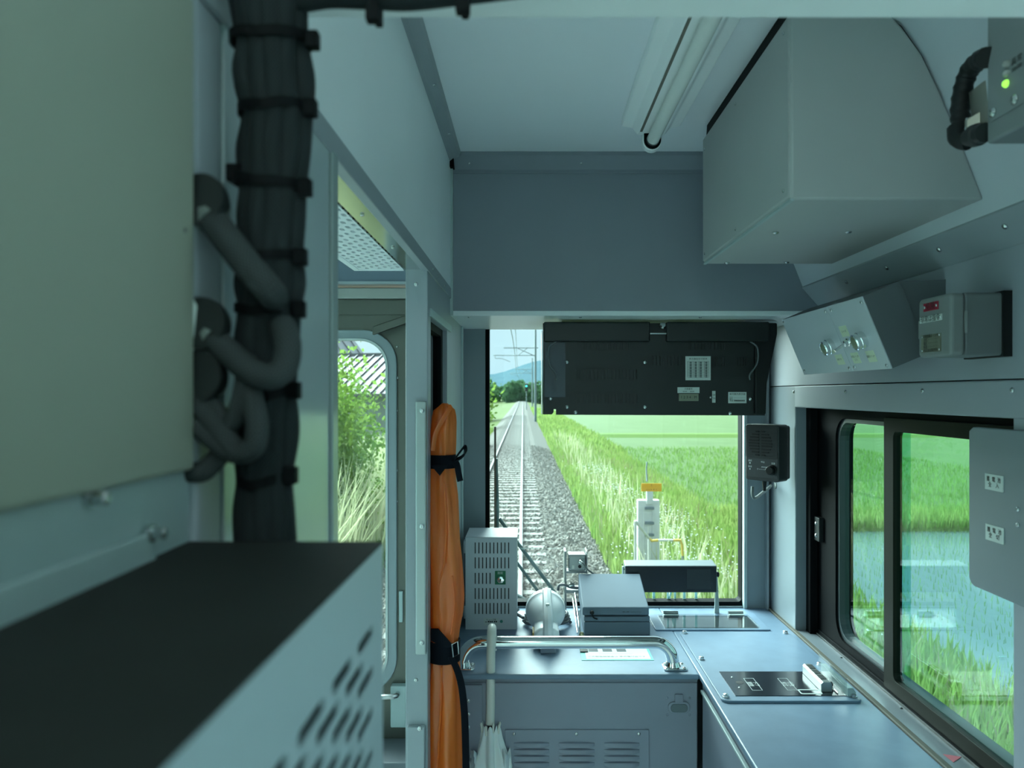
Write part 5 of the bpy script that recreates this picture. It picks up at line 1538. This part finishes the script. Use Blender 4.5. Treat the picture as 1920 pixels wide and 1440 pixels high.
GRASS = leaf_mat('grass_green', (0.149, 0.248, 0.056), (0.272, 0.334, 0.111), 1.3)
FIELD = mat('paddy_green', (0.063, 0.103, 0.032), 0.8, color2=(0.079, 0.123, 0.043), vscale=0.35, spec=0.1)
RICE = leaf_mat('rice_leaf', (0.119, 0.208, 0.050), (0.169, 0.268, 0.079), 0.6)
DRY = leaf_mat('dry_stalk', (0.529, 0.509, 0.338), (0.425, 0.488, 0.256), 2.0, 0.4)
LEAF = leaf_mat('leaf_green', (0.104, 0.199, 0.034), (0.228, 0.323, 0.076), 2.2)
DRY2 = leaf_mat('brown_tuft', (0.22, 0.17, 0.10), (0.34, 0.33, 0.20), 2.0, 0.4)
DLEAF = leaf_mat('dark_leaf', (0.065, 0.142, 0.065), (0.103, 0.194, 0.091), 0.6, 0.3)
EARTH = mat('verge_soil', (0.065, 0.097, 0.027), 0.9, color2=(0.106, 0.130, 0.053), vscale=0.9, spec=0.05)
STONE = mat('ballast_stone', (0.203, 0.196, 0.182), 0.9, color2=(0.405, 0.371, 0.338), vscale=9.0, spec=0.1)
BED = mat('ballast_bed', (0.085, 0.082, 0.077), 0.95, color2=(0.165, 0.155, 0.142), vscale=14.0, bump=1.0, bscale=16, spec=0.05)
CONC = mat('concrete', (0.620, 0.630, 0.630), 0.85, var=0.08, vscale=6)
WATER = mat('paddy_water', (0.104, 0.136, 0.160), 0.12, spec=0.12)

YS = [-30, -10, 0, 5, 10, 20, 30, 50, 80, 120, 200, 350, 700]


def terrain(name, prof, m, label, cat, ys=YS):
    n = len(prof)
    v = [(x + KX * y, y, z) for y in ys for (x, z) in prof]
    f = [(i * n + j, i * n + j + 1, (i + 1) * n + j + 1, (i + 1) * n + j) for i in range(len(ys) - 1) for j in range(n - 1)]
    o = MB().add(v, f).build(name, m, None, fix=False)
    return tag(o, label, cat, kind='structure')


verge = [(1.55, -1.56), (2.4, -1.66), (3.6, -1.86), (4.8, -2.05), (5.6, -2.18)]


def gz(xr):
    return float(np.interp(xr, [-60, -6, -3.4, -2.5, -1.9, 0.6, 1.55] + [p[0] for p in verge[1:]], [-1.9, -1.9, -1.7, -1.58, -1.3, -1.3, -1.56] + [p[1] for p in verge[1:]]))


terrain('ground_verge', [(-400, -1.95), (-60, -1.9), (-6, -1.9), (-3.4, -1.70), (-2.45, -1.58), (-2.3, -1.75), (1.4, -1.75), (1.5, -1.57)] + verge + [(6.0, -2.3), (14, -2.35), (500, -2.35)], EARTH, 'grassy ground beside the railway line', 'ground')
terrain('ground_ballast', [(-2.55, -1.60), (-1.85, -1.295), (0.65, -1.295), (1.62, -1.58)], BED, 'grey gravel track bed', 'track bed')
# fields
tag(MB().box(5.6, 400, 21.5, 600, -2.3, -2.172).build('field_green', FIELD), 'bright green young rice field beyond the verge', 'field', kind='structure')
tag(MB().box(5.75, 60, -12, 20.2, -2.3, -2.178).build('water_paddy', WATER), 'flooded rice paddy beside the line', 'water', kind='structure')
tag(MB().prism([(19.9, -2.2), (20.3, -1.98), (21.3, -1.95), (21.9, -2.2)], 'x', 5.6, 120).build('ground_bank', EARTH), 'low grassy bank between the rice paddies', 'bank', kind='structure')
tag(MB().prism([(62, -2.2), (62.8, -1.92), (64.4, -1.9), (65.4, -2.2)], 'x', 6, 300).build('ground_far_bank', mat('far_bank', (0.11, 0.17, 0.05), 0.9, spec=0.05)), 'distant grassy bank across the green field', 'bank', kind='structure')

# track
tr = thing('railway_track', 'railway track with steel rails on sleepers running into the distance', 'railway', (-0.6, 10, ZR))
RAILM = mat('rail_steel', (0.14, 0.125, 0.11), 0.7, 0.0, var=0.1, vscale=3)
RHEAD = mat('rail_head', (0.15, 0.17, 0.19), 0.55, spec=0.2)
rpf = [(-0.06, -0.15), (0.06, -0.15), (0.06, -0.138), (0.012, -0.12), (0.010, -0.045), (0.032, -0.03), (0.034, -0.008), (0.030, 0.0), (-0.030, 0.0), (-0.034, -0.008), (-0.032, -0.03), (-0.010, -0.045), (-0.012, -0.12), (-0.06, -0.138)]
for xr in (-0.04, -1.17):
    v, f = [], []
    n = len(rpf)
    for y in (3.0, 420.0):
        v += [(xr + KX * y + p[0], y, ZR + p[1]) for p in rpf]
    f = [(i, (i + 1) % n, n + (i + 1) % n, n + i) for i in range(n)]
    ro = MB().add(v, f).build('rail', RAILM, tr)
    v = [(xr + KX * y + x, y, ZR + 0.0015) for y in (3.0, 420.0) for x in (-0.028, 0.028)]
    MB().add(v, [(0, 1, 3, 2)]).build('running_surface', RHEAD, ro)
slm = mat('sleeper_concrete', (0.20, 0.19, 0.18), 0.9, color2=(0.28, 0.265, 0.245), vscale=5)
src = MB().box(-1.0, 1.0, -0.11, 0.11, -0.08, 0.075).build('sleeper', slm, None, loc=(0, 0, 0))
for k_ in range(150):
    y = 4.2 + 0.62 * k_
    o = src if k_ == 0 else src.copy()
    if k_:
        COL.objects.link(o)
    o.parent = tr
    o.location = Vector((-0.605 + KX * y, y, ZR - 0.180)) - Vector(tr.location)

# ballast stones
def scatter_mesh(name, V, Fa, m, label, cat, kind='stuff', parent=None):
    me = bpy.data.meshes.new(name)
    me.from_pydata(V.tolist() if hasattr(V, 'tolist') else V, [], Fa.tolist() if hasattr(Fa, 'tolist') else Fa)
    me.materials.append(m)
    o = bpy.data.objects.new(name, me)
    COL.objects.link(o)
    if parent:
        o.parent = parent
    return tag(o, label, cat, kind=kind)


n = 30000
yy = 6 + 34 * rng.random(n) ** 1.6
xx = -2.5 + 4.15 * rng.random(n)
zz = np.interp(xx, [-2.55, -1.85, 0.65, 1.62], [-1.60, -1.295, -1.295, -1.58])
octv = np.array([(1, 0, 0), (-1, 0, 0), (0, 1, 0), (0, -1, 0), (0, 0, 1), (0, 0, -1)], float)
octf = np.array([(0, 2, 4), (2, 1, 4), (1, 3, 4), (3, 0, 4), (2, 0, 5), (1, 2, 5), (3, 1, 5), (0, 3, 5)])
sc3 = (0.018 + 0.020 * rng.random((n, 1, 1))) * (0.7 + 0.6 * rng.random((n, 1, 3)))
an = rng.random(n) * 6.28
vv = octv[None] * sc3 + 0.012 * rng.standard_normal((n, 6, 3))
c, s = np.cos(an)[:, None], np.sin(an)[:, None]
vr = np.stack([vv[..., 0] * c - vv[..., 1] * s, vv[..., 0] * s + vv[..., 1] * c, vv[..., 2]], -1)
vr += np.stack([xx + KX * yy, yy, zz + 0.012], -1)[:, None]
scatter_mesh('ballast', vr.reshape(-1, 3), (octf[None] + 6 * np.arange(n)[:, None, None]).reshape(-1, 3), STONE, 'loose grey gravel stones around the sleepers', 'gravel')


def blades(name, x, y, z, h, w, m, label, cat, lean=0.35, kind='stuff'):
    """grass blades as bent two-segment strips"""
    n = len(x)
    a = rng.random(n) * 6.28
    la = rng.random(n) * 6.28
    ll = lean * rng.random(n)
    dx, dy = np.cos(a) * w / 2, np.sin(a) * w / 2
    lx, ly = np.cos(la) * ll * h, np.sin(la) * ll * h
    b0 = np.stack([x - dx, y - dy, z], -1)
    b1 = np.stack([x + dx, y + dy, z], -1)
    m0 = np.stack([x - dx * .8 + lx * .35, y - dy * .8 + ly * .35, z + h * .6], -1)
    m1 = np.stack([x + dx * .8 + lx * .35, y + dy * .8 + ly * .35, z + h * .6], -1)
    tp = np.stack([x + lx, y + ly, z + h], -1)
    V = np.stack([b0, b1, m1, m0, tp], 1).reshape(-1, 3)
    k = 5 * np.arange(n)
    Fq = [(int(i), int(i + 1), int(i + 2), int(i + 3)) for i in k] + [(int(i + 3), int(i + 2), int(i + 4)) for i in k]
    return scatter_mesh(name, V, Fq, m, label, cat, kind)


def zone(n, x0, x1, y0, y1, pw=1.5):
    y = y0 + (y1 - y0) * rng.random(n) ** pw
    xr = x0 + (x1 - x0) * rng.random(n)
    z = np.array([gz(v) for v in xr])
    return xr + KX * y, y, z


x, y, z = zone(42000, 1.45, 5.9, 3.5, 45)
blades('grass', x, y, z - 0.02, 0.16 + 0.34 * rng.random(len(x)), 0.022 + 0.012 * rng.random(len(x)), GRASS, 'lush green grass on the verge between gravel and field', 'grass')
x, y, z = zone(14000, 1.5, 6.2, 44, 150, 1.0)
blades('grass', x, y, z - 0.02, 0.25 + 0.4 * rng.random(len(x)), 0.07 + 0.04 * rng.random(len(x)), GRASS, 'distant green grass along the far stretch of the verge', 'grass')
x, y, z = zone(16000, -9, -2.35, 4, 60)
blades('grass', x, y, z - 0.02, 0.2 + 0.5 * rng.random(len(x)), 0.03 + 0.01 * rng.random(len(x)), GRASS, 'green grass on the house side of the track', 'grass')
n = 6500
y = 7 + 16 * rng.random(n)
xr = -5.2 + 2.7 * rng.random(n)
blades('dry_grass', xr + KX * y, y, np.array([gz(v) for v in xr]), 1.1 + 1.2 * rng.random(n), 0.022 + 0.012 * rng.random(n), DRY, 'tall pale dry grass seen through the gangway door', 'grass', lean=0.55)
n = 700
y = 9 + 40 * rng.random(n) ** 1.5
xr = 1.9 + 1.5 * rng.random(n)
blades('weeds', xr + KX * y, y, np.array([gz(v) for v in xr]), 0.5 + 0.6 * rng.random(n), 0.02 + 0.012 * rng.random(n), DRY, 'pale tall weeds at the edge of the gravel', 'grass', lean=0.45)
x, y, z = zone(5000, 1.6, 5.4, 6, 48)
keep = (np.sin(x * 2.1 + y * 0.35) + np.sin(y * 0.9 - x) + 0.8 * rng.standard_normal(len(x))) > 0.6
x, y, z = x[keep], y[keep], z[keep]
blades('dry_tufts', x, y, z, 0.25 + 0.3 * rng.random(len(x)), 0.02 + 0.012 * rng.random(len(x)), DRY2, 'brownish dry tufts scattered through the verge grass', 'grass', lean=0.6)
# white flowers: small tilted discs on the verge
n = 1100
cl = [(2.6, 22), (3.2, 18), (2.9, 15), (2.2, 13), (3.4, 12), (2.4, 27)]
k_ = rng.integers(0, len(cl), n)
fx = np.array([cl[i][0] for i in k_]) + 0.45 * rng.standard_normal(n)
fy = np.array([cl[i][1] for i in k_]) + 1.1 * rng.standard_normal(n)
fz = np.array([gz(v) for v in fx]) + 0.35 + 0.2 * rng.random(n)
r_ = 0.007 + 0.009 * rng.random(n)
hexv = np.stack([np.cos(np.arange(6) * 1.047), np.sin(np.arange(6) * 1.047)], -1)
V = np.stack([fx[:, None] + hexv[None, :, 0] * r_[:, None], fy[:, None] + hexv[None, :, 1] * r_[:, None] * 0.7, fz[:, None] + hexv[None, :, 1] * r_[:, None] * 0.7 + 0 * fx[:, None]], -1)
scatter_mesh('white_flowers', V.reshape(-1, 3), (np.arange(6)[None] + 6 * np.arange(n)[:, None]), mat('petal_white', (0.75, 0.77, 0.75), 0.7), 'small white wild flowers scattered over the verge', 'flowers')
# rice seedlings in rows
gx, gy = np.meshgrid(np.arange(6.1, 15, 0.30), np.arange(3.0, 20.0, 0.16))
gx, gy = gx.ravel(), gy.ravel()
gx = np.repeat(gx, 2) + 0.02 * rng.standard_normal(len(gx) * 2)
gy = np.repeat(gy, 2) + 0.02 * rng.standard_normal(len(gy) * 2)
blades('rice_seedlings', gx, gy, np.full(len(gx), -2.178), 0.09 + 0.08 * rng.random(len(gx)), np.full(len(gx), 0.010), RICE, 'rows of rice seedlings standing in the flooded paddy', 'rice plants', lean=0.5)
n = 15000
x = 5.6 + 30 * rng.random(n) ** 1.5
y = 19.9 + 2.0 * rng.random(n)
blades('bank_grass', x, y, np.full(n, -2.1), 0.18 + 0.32 * rng.random(n), np.full(n, 0.03), GRASS, 'green grass on the bank behind the flooded paddy', 'grass')
n = 16000
x = 5.5 + 16 * rng.random(n)
y = 22 + 28 * rng.random(n) ** 1.3
blades('young_rice', x, y, np.full(n, -2.172), 0.12 + 0.14 * rng.random(n), np.full(n, 0.03), RICE, 'dense young rice in the green field', 'rice plants')


def leafy(parent, cen, rad, n, size, m, name='foliage'):
    """crown of separate leaves around several clumps"""
    cl = rng.standard_normal((26, 3))
    cl = cl / np.linalg.norm(cl, axis=1)[:, None] * (0.45 + 0.5 * rng.random((26, 1)))
    k = rng.integers(0, 26, n)
    p = cl[k] + 0.30 * rng.standard_normal((n, 3))
    p = p * np.array(rad) + np.array(cen)
    a = rng.random((n, 3)) * 2 - 1
    a /= np.linalg.norm(a, axis=1)[:, None]
    b_ = np.cross(a, rng.random((n, 3)) - 0.5)
    b_ /= np.linalg.norm(b_, axis=1)[:, None]
    s_ = size * (0.6 + 0.8 * rng.random((n, 1)))
    V = np.stack([p - a * s_, p + b_ * s_ * .55, p + a * s_, p - b_ * s_ * .55], 1).reshape(-1, 3) - np.array(base_of(parent))
    me = bpy.data.meshes.new(name)
    me.from_pydata(V.tolist(), [], (np.arange(4)[None] + 4 * np.arange(n)[:, None]).tolist())
    me.materials.append(m)
    o = bpy.data.objects.new(name, me)
    COL.objects.link(o)
    o.parent = parent
    o['kind'] = 'stuff'
    return o


BARK = mat('bark', (0.12, 0.09, 0.06), 0.9, var=0.2, vscale=20)
for (x, y, zc, r, n, sz_, lab) in (
        (-3.75, 13.2, 0.55, (0.95, 1.0, 1.25), 11000, 0.048, 'bright green leafy tree seen through the gangway door'),
        (-5.4, 16.0, 0.9, (1.6, 1.4, 1.8), 9000, 0.065, 'leafy tree behind the bright green one, towards the house'),
        (-5.2, 64.0, -0.2, (1.5, 3.5, 1.6), 2600, 0.20, 'round bush beside the distant track'),
        (-7.2, 90.0, 1.0, (2.6, 4.0, 2.8), 2600, 0.30, 'larger tree beyond the bush beside the track')):
    t = thing('tree', lab, 'tree', (x, y, -1.8))
    leafy(t, (x, y, zc), r, n, sz_, LEAF)
    MB().tube([(x, y, -1.9), (x + 0.05, y, -0.6), (x - 0.03, y, zc)], [0.09, 0.07, 0.04], 8).build('trunk', BARK, t, smooth=True)
# distant wood and hills
n = 9000
tx = -70 + 110 * rng.random(n)
ty = 260 + 60 * rng.random(n)
base = rng.integers(0, 60, n)
bx = -70 + 110 * rng.random(60)
bh = 5 + 5 * rng.random(60)
by = 265 + 50 * rng.random(60)
dirs = rng.standard_normal((n, 3))
dirs /= np.linalg.norm(dirs, axis=1)[:, None]
P = np.stack([bx[base] + dirs[:, 0] * 3.2, by[base] + dirs[:, 1] * 3, bh[base] * 0.45 - 1.9 + dirs[:, 2] * bh[base] * 0.5], -1)
a = rng.standard_normal((n, 3)); a /= np.linalg.norm(a, axis=1)[:, None]
b_ = np.cross(a, rng.standard_normal((n, 3))); b_ /= np.linalg.norm(b_, axis=1)[:, None]
V = np.stack([P - a, P + b_ * .7, P + a, P - b_ * .7], 1).reshape(-1, 3)
scatter_mesh('treeline', V, (np.arange(4)[None] + 4 * np.arange(n)[:, None]), DLEAF, 'distant line of trees at the end of the railway', 'trees')
v, f = [], []
hxs = np.linspace(-2600, 2600, 120)
hh_ = 105 + 42 * np.sin(hxs * 0.0019 + 0.6) + 24 * np.sin(hxs * 0.0061) + 10 * np.sin(hxs * 0.017 + 1)
for i, xh in enumerate(hxs):
    v += [(xh, 2500, -4), (xh, 2900, hh_[i] * 0.55), (xh, 3300, hh_[i])]
f = [(i * 3 + j, i * 3 + j + 1, i * 3 + 4 + j, i * 3 + 3 + j) for i in range(len(hxs) - 1) for j in range(2)]
tag(MB().add(v, f).build('hills', mat('hill_haze_blue', (0.060, 0.105, 0.130), 0.9, color2=(0.075, 0.125, 0.15), vscale=0.01, spec=0.0), None, fix=False, smooth=True), 'forested hills on the horizon, coloured blue-green for distance haze', 'hills', kind='structure')  # distance haze is put into the bluish base colour

# house with a ribbed metal roof
def house(name, label, x, y, ang, w, d, ze, zr_, mroof, mwall, seams):
    h = thing(name, label, 'house', (x, y, -1.9), (0, 0, math.radians(ang)))
    MB().box(-w / 2, w / 2, -d / 2, d / 2, 0, ze + 1.9).build('wall', mwall, h, local=True)
    e, r0 = ze + 1.9, zr_ + 1.9
    ov = 0.5
    rf = MB().prism([(-d / 2 - ov, e - 0.15), (0, r0), (d / 2 + ov, e - 0.15), (d / 2 + ov, e), (0, r0 + 0.14), (-d / 2 - ov, e)], 'x', -w / 2 - ov, w / 2 + ov).build('roof', mroof, h, local=True)
    for k in range(seams):
        xx_ = -w / 2 - ov + (w + 2 * ov) * (k + 0.5) / seams
        b = MB()
        for sgn in (-1, 1):
            b.obox((xx_ - 0.03, 0, r0 + 0.14), (0.06, 0, 0), (0, sgn * (d / 2 + ov), e - r0 - 0.14), (0, 0, 0.09))
        b.build('roof_seam', mat('roof_seam', (0.10, 0.08, 0.095), 0.5), rf, local=True)
    MB().box(-w / 2 - ov, w / 2 + ov, -0.1, 0.1, r0 + 0.1, r0 + 0.24).build('ridge', mat('ridge_grey', (0.16, 0.16, 0.17), 0.5), rf, local=True)
    for k in (-1, 0, 1):
        wn_ = MB().box(k * w / 4 - 0.6, k * w / 4 + 0.6, -d / 2 - 0.03, -d / 2 + 0.02, 0.9, 2.1).build('window', mat('house_window', (0.08, 0.1, 0.12), 0.1), h, local=True)
    return h


RF1 = mat('roof_mauve', (0.135, 0.108, 0.130), 0.5, var=0.08, vscale=1)
house('house', 'house with a ribbed mauve metal roof behind the leafy trees', -10.2, 40.0, -15, 9.5, 7.5, 1.5, 3.4, RF1, mat('house_wall', (0.28, 0.28, 0.27), 0.8), 22)
house('house', 'farther house with a steep dark gable roof', -17.5, 58.0, 58, 9.0, 7.0, 2.2, 6.2, mat('roof_dark', (0.20, 0.20, 0.23), 0.6), mat('house_wall', (0.28, 0.28, 0.27), 0.8), 10)

# overhead line masts
GALV = mat('galvanised', (0.20, 0.24, 0.27), 0.6, 0.3)
for (y, px, lab, s) in ((80, 1004, 'nearer overhead line mast with crossed brackets', 1.0), (150, 998, 'farther overhead line mast beyond the first', 1.0)):
    xm = (px - CX) / F * y
    t = thing('catenary_mast', lab, 'mast', (xm, y, -1.6))
    MB().cyl((xm, y, -1.7), (xm, y, 8.6), 0.14, 10, 0.10).build('pole', GALV, t, smooth=True)
    xe = xm - 3.4
    MB().cyl((xm + 0.3, y, 6.4), (xe, y, 6.4), 0.05, 8).build('beam', GALV, t, smooth=True)
    MB().cyl((xm, y, 5.6), (xe - 1.1, y, 5.6), 0.045, 8).build('arm', GALV, t, smooth=True)
    MB().cyl((xm, y, 5.5), (xm - 1.9, y, 6.35), 0.035, 8).build('brace', GALV, t, smooth=True)
    MB().cyl((xm - 0.9, y, 6.35), (xm - 1.8, y, 5.65), 0.035, 8).build('brace', GALV, t, smooth=True)
    MB().tube(bez([(xe - 0.9, y, 5.55), (xe - 0.9, y, 5.3), (xe - 0.2, y, 5.25), (xe + 0.7, y, 4.9)], 12), 0.03, 6).build('registration_arm', GALV, t, smooth=True)
for k_, (dx, z0, lab) in enumerate(((-0.62, 4.0, 'lower contact wire over the track'), (-0.55, 5.3, 'upper carrying wire over the track'))):
    pts = []
    for i in range(60):
        y = 8 + i * 5.0
        sag = 0.35 * math.sin(((y % 70) / 70) * math.pi) if k_ else 0
        pts.append((dx + KX * y + 0.15 * math.sin(y * 0.05), y, z0 - sag))
    t = thing('overhead_wire', lab, 'wire', (dx, 40, z0), group='overhead wires')
    MB().tube(pts, 0.018, 6).build('wire', GALV, t, smooth=True)
sg = thing('railway_signal', 'distant railway signal showing a cyan light', 'signal', ((987 - CX) / F * 130, 130, -1.6))
xs = (987 - CX) / F * 130
zs_ = CZ + (CY - 724) / F * 130
MB().cyl((xs, 130, -1.7), (xs, 130, zs_ + 0.6), 0.07, 8).build('post', GALV, sg, smooth=True)
MB().box(xs - 0.28, xs + 0.28, 129.7, 129.95, zs_ - 0.9, zs_ + 0.45).build('head', BLACKM, sg, bevel=0.05)
MB().lathe([(0.17, 0), (0.17, 0.06), (0.10, 0.10)], (xs, 129.68, zs_), (0, -1, 0), 14).build('lamp', mat('cyan_lamp', (0.1, 0.7, 0.7), 0.3, emit=((0.1, 0.95, 0.9), 1.2)), sg, smooth=True)

# concrete post with an orange sign, and a pipe railing
po = thing('marker_post', 'white concrete marker post with an orange sign plate', 'post', tuple(at(1217, 1090, 12.0)))
PY = 12.0
a_, c_ = at(1196, 1110, PY), at(1237, 938, PY)
MB().box(a_.x, c_.x, PY, PY + 0.14, -1.9, c_.z).build('slab', CONC, po, bevel=0.012)
for px, wpx in ((1205, 3), (1223, 3)):
    MB().box(at(px, 0, PY).x, at(px + wpx, 0, PY).x, PY - 0.02, PY + 0.001, -1.9, at(0, 950, PY).z).build('rib', CONC, po)
MB().box(at(1212, 0, PY).x, at(1224, 0, PY).x, PY - 0.03, PY + 0.02, at(0, 945, PY).z, at(0, 921, PY).z).build('neck', CONC, po, bevel=0.005)
for py in (950, 978, 1000):
    MB().box(at(1209, 0, PY).x, at(1226, 0, PY).x, PY - 0.035, PY - 0.01, at(0, py + 5, PY).z, at(0, py, PY).z).build('clamp', GALV, po, bevel=0.004)
a_, c_ = at(1202, 921, PY), at(1240, 906, PY)
sgn_ = MB().box(a_.x, c_.x, PY - 0.03, PY - 0.018, a_.z, c_.z).build('sign_plate', YELLOW, po, bevel=0.002)
text('!', 0.07, INK, sgn_, ((a_.x + c_.x) / 2, PY - 0.0305, c_.z - 0.035), (1, 0, 0), (0, 0, 1))
text('▴ ▴ ▪ ▪ ▴', 0.05, INK, sgn_, ((a_.x + c_.x) / 2, PY - 0.0305, a_.z + 0.03), (1, 0, 0), (0, 0, 1))
MB().tube([at(1213, 903, PY), at(1212, 880, PY + 0.1), at(1213, 866, PY + 0.1)], 0.012, 6).build('wire_stub', GALV, po, smooth=True)
rl = thing('pipe_railing', 'white and yellow pipe railing in front of the marker post', 'railing', tuple(at(1240, 1100, 11.4)))
QY = 11.4
PIPE = mat('pipe_white', (0.66, 0.66, 0.62), 0.5, var=0.1, vscale=5)
PIPEY = mat('pipe_yellow', (0.80, 0.56, 0.12), 0.5)
MB().tube([at(1191, 977, QY - 0.3), at(1217, 1009, QY)], 0.021, 8).build('slanted_pipe', PIPE, rl, smooth=True)
MB().tube([at(1217, 1009, QY), at(1222, 1014, QY), at(1234, 1013, QY)], 0.021, 8).build('elbow', PIPEY, rl, smooth=True)
MB().tube([at(1234, 1013, QY), at(1262, 1013, QY)], 0.020, 8).build('level_pipe', PIPE, rl, smooth=True)
MB().tube([at(1262, 1013, QY), at(1276, 1013, QY), at(1279, 1022, QY), at(1280, 1042, QY)], 0.021, 8).build('elbow', PIPEY, rl, smooth=True)
MB().tube([at(1280, 1042, QY), at(1281, 1130, QY)], 0.020, 8).build('upright', GALV, rl, smooth=True)
MB().tube([at(1191, 977, QY - 0.3), at(1191, 1130, QY - 0.3)], 0.020, 8).build('upright', PIPE, rl, smooth=True)
MB().tube([at(1217, 1009, QY), at(1217, 1130, QY)], 0.020, 8).build('upright', PIPE, rl, smooth=True)

# windscreen wiper outside the glass
wp = thing('windscreen_wiper', 'brown windscreen wiper blade and grey arms outside the windscreen', 'wiper', tuple(at(930, 990, 2.40)))
WY = 2.385
MB().obox(at(926.5, 990, WY), at(926.5, 800, WY) - at(926.5, 990, WY), (0.006, 0, 0), (0, 0.012, 0)).build('blade', mat('rust_brown', (0.12, 0.075, 0.055), 0.7), wp)
MB().tube([at(930, 860, WY + 0.012), at(933, 960, WY + 0.015), at(932, 990, WY + 0.015), at(933, 1020, WY + 0.015)], 0.0055, 8).build('blade_spine', mat('wiper_grey', (0.10, 0.12, 0.12), 0.5), wp, smooth=True)
MB().tube([at(936, 972, WY + 0.02), at(950, 992, WY + 0.02), at(975, 1024, WY + 0.02), at(1032, 1100, WY + 0.02), at(1044, 1118, WY + 0.02)], 0.006, 8).build('arm', mat('wiper_grey', (0.10, 0.12, 0.12), 0.5), wp, smooth=True)
MB().tube([at(930, 1010, WY + 0.02), at(970, 1056, WY + 0.02), at(1006, 1105, WY + 0.02), at(1015, 1120, WY + 0.02)], 0.005, 8).build('arm', mat('wiper_grey', (0.10, 0.12, 0.12), 0.5), wp, smooth=True)
MB().tube([at(960, 1114, WY + 0.02), at(985, 1126, WY + 0.02), at(1040, 1134, WY + 0.02)], 0.009, 8).build('pivot_bar', mat('wiper_grey', (0.10, 0.12, 0.12), 0.5), wp, smooth=True)
